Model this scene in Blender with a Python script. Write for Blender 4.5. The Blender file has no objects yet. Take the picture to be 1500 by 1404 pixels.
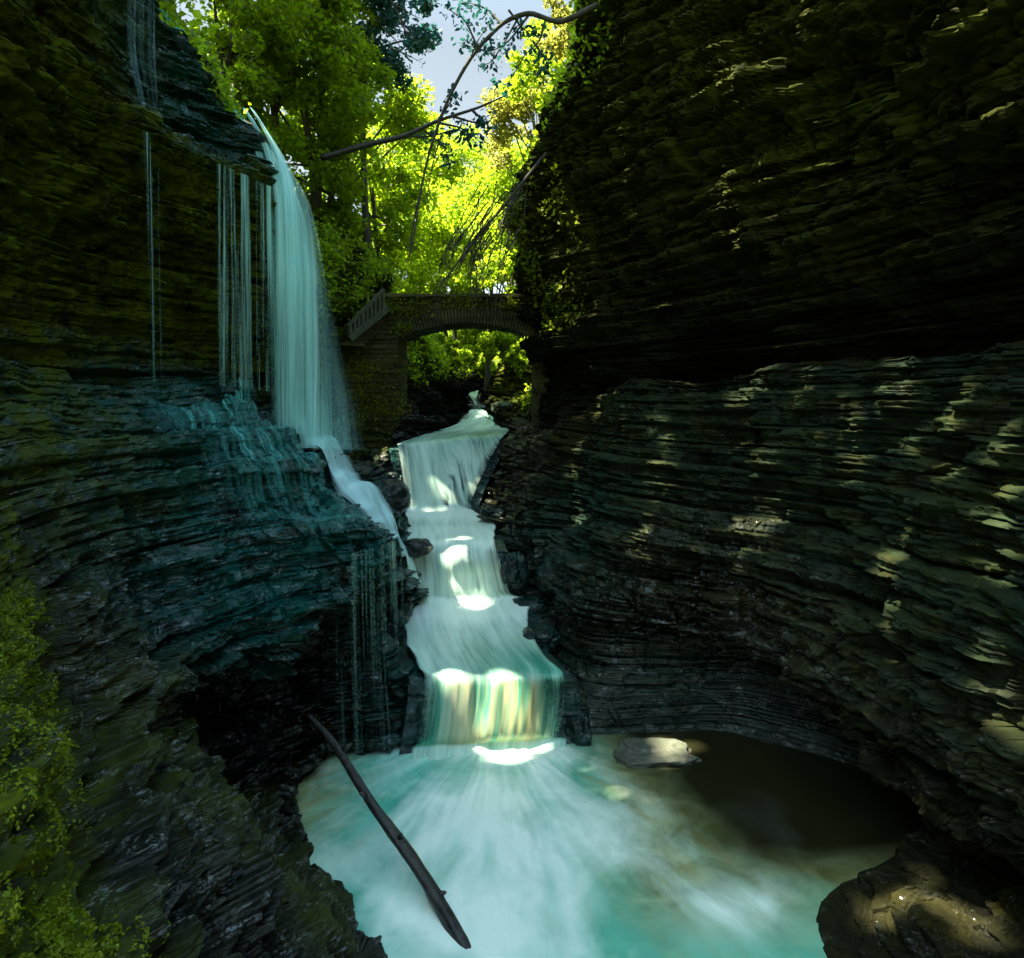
import bpy, math, random
import numpy as np
from mathutils import Vector
from mathutils.bvhtree import BVHTree

random.seed(7)
R = np.random.default_rng(7)
SC = bpy.context.scene
COL = SC.collection
F = 1000.0                                   # focal length in photo pixels (photo is 1500 wide)


def P(u, v, y):
    """a world point seen at photo pixel (u, v) when it stands y metres ahead of the eye"""
    return np.array([(u - 750.0) / F * y, y, (590.0 - v) / F * y])


# ------------------------------------------------------------------ noise
def _hash(ix, iy, iz):
    h = (ix.astype(np.int64) * 374761393 + iy.astype(np.int64) * 668265263 + iz.astype(np.int64) * 2147483647) & 0xFFFFFFFF
    h = ((h ^ (h >> 13)) * 1274126177) & 0xFFFFFFFF
    h = ((h ^ (h >> 16)) * 2246822519) & 0xFFFFFFFF
    return ((h ^ (h >> 15)) & 0xFFFFFF).astype(np.float32) / float(0xFFFFFF)


def vnoise(x, y, z):
    """value noise, -1..1"""
    x0, y0, z0 = np.floor(x), np.floor(y), np.floor(z)
    fx, fy, fz = x - x0, y - y0, z - z0
    fx = fx * fx * (3 - 2 * fx); fy = fy * fy * (3 - 2 * fy); fz = fz * fz * (3 - 2 * fz)
    r = 0
    for dx in (0, 1):
        wx = fx if dx else 1 - fx
        for dy in (0, 1):
            wy = fy if dy else 1 - fy
            for dz in (0, 1):
                wz = fz if dz else 1 - fz
                r = r + wx * wy * wz * _hash(x0 + dx, y0 + dy, z0 + dz)
    return r * 2 - 1


def fbm(x, y, z, octv=4, gain=0.5):
    a, s, t = 1.0, 0.0, 0.0
    for i in range(octv):
        s = s + a * vnoise(x + 13.7 * i, y - 7.1 * i, z + 3.3 * i)
        t += a
        a *= gain
        x, y, z = x * 2.03, y * 2.03, z * 2.03
    return s / t


def h1(i, k=0):
    i = np.asarray(i)
    return _hash(i, i * 0 + 17 + k, i * 0 + 91)


# ------------------------------------------------------------------ meshes
def new_mesh(name, V, faces, mat, parent=None, attrs=None, smooth=True):
    """V (n,3); faces (m,k) int array"""
    me = bpy.data.meshes.new(name)
    V = np.asarray(V, np.float32)
    faces = np.asarray(faces, np.int32)
    m, k = faces.shape
    me.vertices.add(len(V))
    me.vertices.foreach_set("co", V.ravel())
    me.loops.add(m * k)
    me.loops.foreach_set("vertex_index", faces.ravel())
    me.polygons.add(m)
    me.polygons.foreach_set("loop_start", np.arange(0, m * k, k, dtype=np.int32))
    me.update(calc_edges=True)
    me.polygons.foreach_set("use_smooth", np.full(m, bool(smooth)))
    for an, av in (attrs or {}).items():
        av = np.asarray(av, np.float32)
        if av.ndim == 1:
            a = me.attributes.new(an, 'FLOAT', 'POINT'); a.data.foreach_set("value", av)
        else:
            a = me.attributes.new(an, 'FLOAT_VECTOR', 'POINT'); a.data.foreach_set("vector", av.ravel())
    me.validate()
    ob = bpy.data.objects.new(name, me)
    COL.objects.link(ob)
    if mat is not None:
        me.materials.append(mat)
    if parent is not None:
        ob.parent = parent
    return ob


def grid_faces(r, c, flip=False):
    i = np.arange(r - 1)[:, None] * c + np.arange(c - 1)[None, :]
    q = np.stack([i, i + 1, i + c + 1, i + c], -1).reshape(-1, 4)
    return q[:, ::-1] if flip else q


def grid_mesh(name, G, mat, parent=None, attrs=None, flip=False, smooth=True):
    r, c, _ = G.shape
    at = {k: (v.reshape(-1) if v.ndim == 2 else v.reshape(-1, 3)) for k, v in (attrs or {}).items()}
    return new_mesh(name, G.reshape(-1, 3), grid_faces(r, c, flip), mat, parent, at, smooth)


def spline_rows(A, tpar, tnew):
    """A (n, ...) at params tpar -> samples at tnew; cardinal spline"""
    n = len(A)
    d = (A[1:] - A[:-1]) / (tpar[1:] - tpar[:-1]).reshape((-1,) + (1,) * (A.ndim - 1))
    m = np.zeros_like(A)
    m[0], m[-1] = d[0], d[-1]
    m[1:-1] = 0.5 * (d[1:] + d[:-1]) * 0.8
    k = np.clip(np.searchsorted(tpar, tnew, side='right') - 1, 0, n - 2)
    h = (tpar[k + 1] - tpar[k])
    s = (tnew - tpar[k]) / h
    sh = (-1,) + (1,) * (A.ndim - 1)
    s_, h_ = s.reshape(sh), h.reshape(sh)
    return ((2 * s_**3 - 3 * s_**2 + 1) * A[k] + (s_**3 - 2 * s_**2 + s_) * h_ * m[k]
            + (-2 * s_**3 + 3 * s_**2) * A[k + 1] + (s_**3 - s_**2) * h_ * m[k + 1])


def loft(sections, nprof, nlen, wprof=None, wlen=None):
    """sections (S,K,3) -> grid (nprof, nlen, 3), profile params 0..K-1, length params 0..S-1"""
    S_ = np.asarray(sections, float)
    s, k, _ = S_.shape
    lp = np.linalg.norm(S_[:, 1:] - S_[:, :-1], axis=2).mean(0) * (1 if wprof is None else np.asarray(wprof))
    ll = np.linalg.norm(S_[1:] - S_[:-1], axis=2).mean(1) * (1 if wlen is None else np.asarray(wlen))
    tp = np.interp(np.linspace(0, 1, nprof), np.concatenate([[0], np.cumsum(lp)]) / lp.sum(), np.arange(k))
    tl = np.interp(np.linspace(0, 1, nlen), np.concatenate([[0], np.cumsum(ll)]) / ll.sum(), np.arange(s))
    A = spline_rows(S_.transpose(1, 0, 2), np.arange(k, dtype=float), tp)     # (nprof, S, 3)
    B = spline_rows(A.transpose(1, 0, 2), np.arange(s, dtype=float), tl)      # (nlen, nprof, 3)
    return B.transpose(1, 0, 2).copy(), tp, tl


def grid_normals(G):
    a = np.gradient(G, axis=0); b = np.gradient(G, axis=1)
    n = np.cross(a, b)
    return n / (np.linalg.norm(n, axis=2, keepdims=True) + 1e-9)


def tube(pts, rad, n=8, wob=0.0, seed=0):
    pts = np.asarray(pts, float); rad = np.asarray(rad, float)
    t = np.gradient(pts, axis=0); t /= np.linalg.norm(t, axis=1, keepdims=True) + 1e-9
    up = np.array([0.31, 0.17, 0.93]); up = up / np.linalg.norm(up)
    if abs(np.dot(up, t[0])) > .9: up = np.array([1.0, .1, 0])
    a = np.cross(t, up); a /= np.linalg.norm(a, axis=1, keepdims=True) + 1e-9
    b = np.cross(t, a)
    th = np.linspace(0, 2 * np.pi, n, endpoint=False)
    rr = rad[:, None] * np.ones(n)[None, :]
    if wob:
        L = np.concatenate([[0], np.cumsum(np.linalg.norm(np.diff(pts, axis=0), axis=1))])
        rr = rr * (1 + wob * fbm(np.cos(th)[None] * 1.3 + seed, np.sin(th)[None] * 1.3 + 0 * L[:, None], L[:, None] * 1.6 + 0 * th[None], 3))
    V = pts[:, None, :] + rr[..., None] * (np.cos(th)[None, :, None] * a[:, None, :] + np.sin(th)[None, :, None] * b[:, None, :])
    m = len(pts)
    f = []
    for i in range(m - 1):
        for j in range(n):
            f.append((i * n + j, i * n + (j + 1) % n, (i + 1) * n + (j + 1) % n, (i + 1) * n + j))
    V = V.reshape(-1, 3)
    V = np.concatenate([V, pts[:1], pts[-1:]])
    c0, c1 = m * n, m * n + 1
    for j in range(n):
        f.append((c0, (j + 1) % n, j, c0)); f.append((c1, (m - 1) * n + j, (m - 1) * n + (j + 1) % n, c1))
    return V, np.array(f)


class Soup:
    def __init__(s): s.V, s.F, s.n = [], [], 0
    def add(s, V, Fc):
        s.V.append(np.asarray(V, float)); s.F.append(np.asarray(Fc) + s.n); s.n += len(V)
    def tri_fix(s):
        return np.concatenate(s.V), np.concatenate(s.F)
    def build(s, name, mat, parent=None, smooth=True):
        V, Fc = s.tri_fix()
        me_f = [tuple(dict.fromkeys(q)) for q in Fc.tolist()]
        me = bpy.data.meshes.new(name)
        me.from_pydata(V.tolist(), [], me_f)
        me.polygons.foreach_set("use_smooth", np.full(len(me.polygons), bool(smooth)))
        me.update()
        ob = bpy.data.objects.new(name, me); COL.objects.link(ob)
        me.materials.append(mat)
        if parent is not None: ob.parent = parent
        return ob


def box(c, s, rotz=0.0, tilt=None):
    v = np.array([[x, y, z] for x in (-.5, .5) for y in (-.5, .5) for z in (-.5, .5)]) * np.asarray(s)
    ca, sa = math.cos(rotz), math.sin(rotz)
    v = v @ np.array([[ca, sa, 0], [-sa, ca, 0], [0, 0, 1]])
    f = np.array([(0, 1, 3, 2), (4, 6, 7, 5), (0, 4, 5, 1), (2, 3, 7, 6), (0, 2, 6, 4), (1, 5, 7, 3)])
    return v + np.asarray(c), f


def tag(o, label, cat, group=None, kind=None):
    o["label"] = label
    o["category"] = cat
    if group: o["group"] = group
    if kind: o["kind"] = kind
    return o


def empty(name, loc=(0, 0, 0)):
    o = bpy.data.objects.new(name, None)
    o.empty_display_size = .2
    COL.objects.link(o)
    o.location = loc
    return o


def settle(parent):
    """children were built in world space: keep them there under a parent that stands at its base"""
    for ch in list(parent.children):
        ch.location = ch.location - parent.location
        for g in ch.children: pass


# ------------------------------------------------------------------ materials
class NT:
    def __init__(s, name):
        s.m = bpy.data.materials.new(name); s.m.use_nodes = True
        s.t = s.m.node_tree; s.t.nodes.clear()
        s.out = s.t.nodes.new('ShaderNodeOutputMaterial')
    def n(s, typ, **kw):
        nd = s.t.nodes.new(typ)
        for k, v in kw.items():
            if k == 'inp':
                for i, x in v.items():
                    if isinstance(x, bpy.types.NodeSocket): s.t.links.new(x, nd.inputs[i])
                    else: nd.inputs[i].default_value = x
            else: setattr(nd, k, v)
        return nd
    def attr(s, name): return s.n('ShaderNodeAttribute', attribute_name=name)
    def coords(s): return s.n('ShaderNodeTexCoord').outputs['Object']
    def mapping(s, vec, scale=(1, 1, 1), loc=(0, 0, 0)):
        return s.n('ShaderNodeMapping', inp={'Vector': vec, 'Scale': scale, 'Location': loc}).outputs[0]
    def noise(s, vec, scale=1.0, detail=4.0, rough=0.55, dist=0.0):
        return s.n('ShaderNodeTexNoise', inp={'Vector': vec, 'Scale': scale, 'Detail': detail, 'Roughness': rough, 'Distortion': dist}).outputs[0]
    def ramp(s, fac, stops):
        r = s.n('ShaderNodeValToRGB', inp={'Fac': fac})
        el = r.color_ramp.elements
        while len(el) < len(stops): el.new(0.5)
        for e, (p, c) in zip(el, stops):
            e.position = p
            e.color = (c, c, c, 1) if not hasattr(c, '__len__') else (*c, 1)
        return r.outputs[0]
    def math(s, op, a, b=0.0, clamp=False):
        return s.n('ShaderNodeMath', operation=op, use_clamp=clamp, inp={0: a, 1: b}).outputs[0]
    def mix(s, fac, a, b, blend='MIX'):
        m = s.n('ShaderNodeMix', data_type='RGBA', blend_type=blend)
        for sock, x in ((m.inputs[0], fac), (m.inputs[6], a), (m.inputs[7], b)):
            if isinstance(x, bpy.types.NodeSocket): s.t.links.new(x, sock)
            else: sock.default_value = x if not hasattr(x, '__len__') else ((*x, 1) if len(x) == 3 else x)
        return m.outputs[2]
    def bump(s, h, strength=.5, dist=.05, normal=None):
        i = {'Height': h, 'Strength': strength, 'Distance': dist}
        if normal is not None: i['Normal'] = normal
        return s.n('ShaderNodeBump', inp=i).outputs[0]
    def bsdf(s, **inp):
        return s.n('ShaderNodeBsdfPrincipled', inp={k.replace('_', ' '): v for k, v in inp.items()}).outputs[0]
    def done(s, sh):
        s.t.links.new(sh, s.out.inputs['Surface']); return s.m


def rock_material(name, dark, light, mossc=(.068, .090, .002), algae=(.003, .058, .048), scale=1.0):
    n = NT(name)
    co = n.coords()
    strat = n.noise(n.mapping(co, (.7 * scale, .7 * scale, 13 * scale)), 1.0, 6, .6, .35)
    fine = n.noise(n.mapping(co, (9, 9, 34)), 1.0, 5, .65)
    big = n.noise(co, .55, 3, .5)
    grit = n.noise(co, 60, 3, .6)
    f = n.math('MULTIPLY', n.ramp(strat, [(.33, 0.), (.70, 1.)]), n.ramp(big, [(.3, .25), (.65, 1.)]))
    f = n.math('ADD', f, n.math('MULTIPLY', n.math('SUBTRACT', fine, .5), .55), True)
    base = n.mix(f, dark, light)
    rust = n.ramp(n.noise(n.mapping(co, (1.3, 1.3, 3.5)), 1.0, 5, .6, .5), [(.55, 0.), (.75, .55)])
    base = n.mix(rust, base, (light[0] * 1.12, light[1] * 1.0, light[2] * .6))
    al = n.math('MULTIPLY', n.attr('algae').outputs['Fac'], n.ramp(n.noise(n.mapping(co, (1.6, 1.6, 5)), 1.0, 5, .6), [(.30, 0.), (.54, 1.)]))
    base = n.mix(al, base, algae)
    mo = n.math('MULTIPLY', n.ramp(n.noise(co, 2.3, 6, .65), [(.35, 0.), (.6, 1.)]), 1.0)
    mo = n.math('MULTIPLY', n.attr('moss').outputs['Fac'], mo, True)
    mcol = n.mix(n.noise(co, 14, 4, .6), (mossc[0] * .35, mossc[1] * .4, mossc[2]), (mossc[0] * 1.7, mossc[1] * 1.6, mossc[2] * 1.2))
    base = n.mix(mo, base, mcol)
    w = n.math('MULTIPLY', n.attr('wet').outputs['Fac'], n.ramp(n.noise(n.mapping(co, (1.2, 1.2, 3)), 1.0, 5, .6), [(.3, .55), (.6, 1.)]))
    w = n.math('MULTIPLY', w, n.math('SUBTRACT', 1.0, n.math('MULTIPLY', mo, .9)))
    rough = n.math('SUBTRACT', .8, n.math('MULTIPLY', w, .66))
    h = n.math('ADD', n.math('MULTIPLY', strat, 1.4), n.math('ADD', n.math('MULTIPLY', fine, .55), n.math('MULTIPLY', grit, .12)))
    h = n.math('ADD', h, n.math('MULTIPLY', n.math('MULTIPLY', mo, n.noise(co, 45, 4, .7)), .8))
    nor = n.bump(h, .6, .06)
    return n.done(n.bsdf(Base_Color=base, Roughness=rough, Normal=nor, Coat_Weight=n.math('MULTIPLY', w, n.ramp(n.noise(n.mapping(co, (3.2, 3.2, 7)), 1.0, 4, .6), [(.50, 0.), (.62, 1.)])), Coat_Roughness=.06, Coat_IOR=1.75, Coat_Normal=n.bump(n.noise(n.mapping(co, (5, 5, 9)), 1.0, 3, .5, .6), 1.0, .22), Specular_IOR_Level=n.math('ADD', .07, n.math('MULTIPLY', w, .30))))


def leaf_material(name, c_dark, c_light, trans, tw=.45):
    n = NT(name)
    rnd = n.n('ShaderNodeNewGeometry').outputs['Random Per Island']
    co = n.coords()
    cl = n.noise(co, .55, 2, .5)
    f = n.math('ADD', n.math('MULTIPLY', rnd, .65), n.math('MULTIPLY', n.ramp(cl, [(.35, 0.), (.65, 1.)]), .35), True)
    base = n.mix(f, c_dark, c_light)
    tr = n.mix(f, tuple(x * .6 for x in trans), trans)
    d = n.bsdf(Base_Color=base, Roughness=.5, Specular_IOR_Level=.35)
    t = n.n('ShaderNodeBsdfTranslucent', inp={'Color': tr}).outputs[0]
    return n.done(n.n('ShaderNodeMixShader', inp={0: tw, 1: d, 2: t}).outputs[0])


def bark_material(name, a, b, wet=0.0):
    n = NT(name)
    co = n.coords()
    x = n.noise(n.mapping(co, (9, 9, 1.6)), 1.0, 6, .65, .4)
    base = n.mix(n.ramp(x, [(.3, 0.), (.7, 1.)]), a, b)
    nor = n.bump(n.math('ADD', x, n.math('MULTIPLY', n.noise(co, 40, 4, .6), .3)), .7, .03)
    return n.done(n.bsdf(Base_Color=base, Roughness=.85 - .6 * wet, Normal=nor))


def veil_material(name, col, density, kx, lo, hi, trans=.4, fade=True):
    """thin falling water: long streaks down the sheet, clear between them"""
    n = NT(name)
    fl = n.attr('flow').outputs['Vector']
    s1 = n.noise(n.mapping(fl, (kx, .10, 1)), 1.0, 5, .6)
    s2 = n.noise(n.mapping(fl, (kx * 4.3, .25, 1), (5, 2, 0)), 1.0, 3, .6)
    st = n.math('ADD', n.math('MULTIPLY', s1, .65), n.math('MULTIPLY', s2, .35))
    a = n.ramp(st, [(lo, 0.), (hi, 1.)])
    a = n.math('MULTIPLY', a, n.attr('body').outputs['Fac'])
    a = n.math('MULTIPLY', a, density, True)
    d = n.bsdf(Base_Color=(*col, 1), Roughness=.45, Specular_IOR_Level=.3)
    t = n.n('ShaderNodeBsdfTranslucent', inp={'Color': (*col, 1)}).outputs[0]
    dt = n.n('ShaderNodeMixShader', inp={0: trans, 1: d, 2: t}).outputs[0]
    tp = n.n('ShaderNodeBsdfTransparent').outputs[0]
    return n.done(n.n('ShaderNodeMixShader', inp={0: a, 1: tp, 2: dt}).outputs[0])


def stream_material(name):
    """silky running water: foam (white), clear teal water and gold brown thin water by attribute"""
    n = NT(name)
    fl = n.attr('flow').outputs['Vector']
    foam = n.attr('foam').outputs['Fac']; gold = n.attr('gold').outputs['Fac']; gap = n.attr('gap').outputs['Fac']
    s1 = n.noise(n.mapping(fl, (3.2, .35, 1)), 1.0, 4, .55, .3)
    s2 = n.noise(n.mapping(fl, (15, .6, 1)), 1.0, 3, .6)
    st = n.math('ADD', n.math('MULTIPLY', s1, .6), n.math('MULTIPLY', s2, .4))
    f = n.math('ADD', foam, n.math('MULTIPLY', n.math('SUBTRACT', st, .5), 1.7), True)
    clear = n.mix(n.ramp(s1, [(.4, 0.), (.6, 1.)]), (.05, .30, .20), (.17, .52, .38))
    g = n.math('MULTIPLY', gold, n.ramp(st, [(.42, 0.), (.56, 1.)]), True)
    clear = n.mix(g, clear, (.30, .25, .055))
    base = n.mix(f, clear, (.84, .97, .86))
    nor = n.bump(st, .3, .06)
    al = n.attr('alpha').outputs['Fac']
    al = n.math('ADD', al, n.math('MULTIPLY', n.math('SUBTRACT', st, .5), 2.2))
    al = n.math('SUBTRACT', al, n.math('MULTIPLY', gap, n.ramp(s1, [(.40, .9), (.58, .05)])), True)
    d = n.bsdf(Base_Color=base, Roughness=.38, Normal=nor, Specular_IOR_Level=.4)
    t = n.n('ShaderNodeBsdfTransparent').outputs[0]
    return n.done(n.n('ShaderNodeMixShader', inp={0: al, 1: t, 2: d}).outputs[0])


def pool_material(name):
    n = NT(name)
    foam = n.attr('foam').outputs['Fac']; olive = n.attr('olive').outputs['Fac']
    co = n.coords()
    k = n.noise(co, 1.1, 4, .6, .6)
    teal = n.mix(n.ramp(k, [(.3, 0.), (.7, 1.)]), (.05, .40, .29), (.17, .62, .48))
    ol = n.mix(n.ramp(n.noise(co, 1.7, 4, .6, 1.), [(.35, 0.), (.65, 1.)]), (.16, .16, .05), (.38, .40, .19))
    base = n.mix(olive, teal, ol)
    base = n.mix(n.attr('deep').outputs['Fac'], base, n.mix(k, (.006, .007, .003), (.020, .020, .006)))  # near black water colour paints in the shade below the cliff
    base = n.mix(foam, base, (.86, .98, .88))
    nor = n.bump(n.noise(n.mapping(co, (1, 1, 1)), 2.2, 3, .5, .4), .12, .08)
    return n.done(n.bsdf(Base_Color=base, Roughness=.3, Normal=nor, Specular_IOR_Level=.4))


M = {}
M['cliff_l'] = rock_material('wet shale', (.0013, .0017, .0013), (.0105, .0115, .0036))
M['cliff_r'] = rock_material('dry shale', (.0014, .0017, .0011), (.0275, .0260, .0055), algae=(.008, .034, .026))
M['stone'] = rock_material('bridge stone', (.028, .028, .016), (.15, .14, .06), mossc=(.035, .045, .003), scale=.4)
M['boulder'] = rock_material('boulder stone', (.004, .005, .005), (.014, .017, .016))
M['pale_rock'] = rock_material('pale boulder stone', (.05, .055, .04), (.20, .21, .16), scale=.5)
M['soil'] = rock_material('forest soil', (.02, .02, .008), (.06, .055, .02))
M['leaf_a'] = leaf_material('maple leaf', (.050, .085, .003), (.150, .200, .004), (.42, .60, .012), .65)
M['leaf_b'] = leaf_material('bright leaf', (.080, .115, .003), (.190, .245, .006), (.46, .64, .02), .68)
M['leaf_t'] = leaf_material('blue green leaf', (.008, .042, .050), (.022, .085, .085), (.04, .20, .17), .35)
M['leaf_y'] = leaf_material('golden leaf', (.10, .105, .008), (.20, .19, .03), (.42, .43, .07), .55)
M['leaf_m'] = leaf_material('moss leaf', (.075, .11, .002), (.24, .29, .003), (.34, .42, .005), .35)
M['bark'] = bark_material('grey bark', (.02, .017, .012), (.09, .08, .06))
M['deadwood'] = bark_material('dead wood', (.006, .005, .0045), (.035, .030, .026), .75)
M['twig'] = bark_material('bare twig', (.02, .018, .010), (.07, .06, .035))
M['rail'] = bark_material('weathered rail', (.025, .028, .014), (.10, .105, .05))
M['veil'] = veil_material('falling water', (.55, .99, .94), 1.2, 5, .36, .66)
M['mist'] = veil_material('fine falling spray', (.35, .85, .78), .75, 7, .38, .66)
M['drip'] = veil_material('dripping water', (.45, .85, .74), .95, 5.5, .49, .62)
M['blueveil'] = veil_material('faint blue veil', (.40, .72, .80), .7, 9, .47, .66)
M['stream'] = stream_material('running water')
M['pool'] = pool_material('pool water')


# ------------------------------------------------------------------ rock displacement
def beds(seed, lo, hi, zmin=-9, zmax=40, pthin=.7):
    rr = np.random.default_rng(seed)
    t = np.where(rr.random(6000) < pthin, rr.uniform(lo, (lo + hi) * .5, 6000), rr.uniform((lo + hi) * .5, hi, 6000))
    z = zmin + np.cumsum(t)
    return np.concatenate([[zmin - 1], z[z < zmax]])


def strata(G, seed, amp, dip=0.0):
    x, y, z = G[..., 0], G[..., 1], G[..., 2]
    zw = z + .07 * fbm(x * .2 + seed, y * .2, z * .1, 2) + .022 * fbm(x * 1.6, y * 1.6 + seed, z * .3, 3) + dip * y
    off = np.zeros_like(x)
    for (lo, hi), am, k, fr in (((.45, 1.5), amp, 1, .7), ((.10, .34), amp * .62, 2, 1.3), ((.03, .085), amp * .30, 3, 2.6)):
        b = beds(seed * 10 + k, lo, hi)
        i = np.clip(np.searchsorted(b, zw.ravel(), side='right').reshape(zw.shape) - 1, 0, len(b) - 2)
        th = b[i + 1] - b[i]
        t = (zw - b[i]) / th
        fi = i.astype(float)
        o = .50 * (h1(i, seed + k) * 2 - 1)
        o = o + .34 * vnoise(x * fr + fi * 7.31, y * fr - fi * 3.17, fi * 1.7)
        bl = (.5 + 1.2 * h1(i, 5 + seed)) / fr                       # blocks broken off along joints
        ang = .8 * (h1(i, 9 + seed) - .5)
        q = (x * np.sin(ang + .5) + y * np.cos(ang + .5)) / bl + h1(i, 3) * 9 + .22 * vnoise(x * 2.3, y * 2.3, fi)
        o = o + .75 * (h1((np.floor(q) + i * 131).astype(np.int64), 21 + k) * 2 - 1)
        soft = (h1(i, 47 + k) > .86) * np.clip(vnoise(x * fr * .5 + fi * 3.3, y * fr * .5, fi) * 2.5 + .9, 0, 1)
        o = o - 1.5 * soft                                            # softer beds worn back into dark slots
        e = np.abs(2 * t - 1) ** 12
        o = o - .45 * e * (.4 + h1(i, 31)) - .22 * (1 - t)           # shadowed seam; beds lean back a little towards their foot
        off += am * o
    chip = np.clip(fbm(x * 2.1, y * 2.1 + seed, z * 4.2, 4) - .18, 0, 1)
    return off - amp * 1.3 * chip


def displace_cliff(G, tp, tl, ampK, seed, sign, thick, thin, big=.35, dip=0.0, a1=.23, a2=.075, crag=None):
    N = grid_normals(G) * sign
    amp = np.interp(tp, np.arange(len(ampK)), ampK)[:, None]
    Nh = N * np.array([1, 1, .35]); Nh /= np.linalg.norm(Nh, axis=2, keepdims=True) + 1e-6
    x, y, z = G[..., 0], G[..., 1], G[..., 2]
    b = big * fbm(x * .38 + seed, y * .38, z * .45, 3)
    if crag is not None:
        cr = np.interp(tp, np.arange(len(crag)), crag)[:, None]
        b = b + cr * (np.abs(fbm(x * .9 + seed, y * .9, z * 1.1, 4)) * -1.8 + .38 + .3 * vnoise(np.floor(x * 1.7 + .3 * z) , np.floor(y * 1.7), np.floor(z * 2.2)))
    jn = fbm(x * .9 + seed, y * .9, z * .12, 2)                      # upright joints
    b = b - .10 * np.exp(-(jn / .03) ** 2) * np.clip(1 - 1.6 * np.abs(N[..., 2]), 0, 1)
    off = strata(G, seed, a1, dip)
    rough = .022 * fbm(x * 7, y * 7, z * 13 + seed, 3)
    return G + Nh * ((b + off + rough) * amp)[..., None], N


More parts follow.
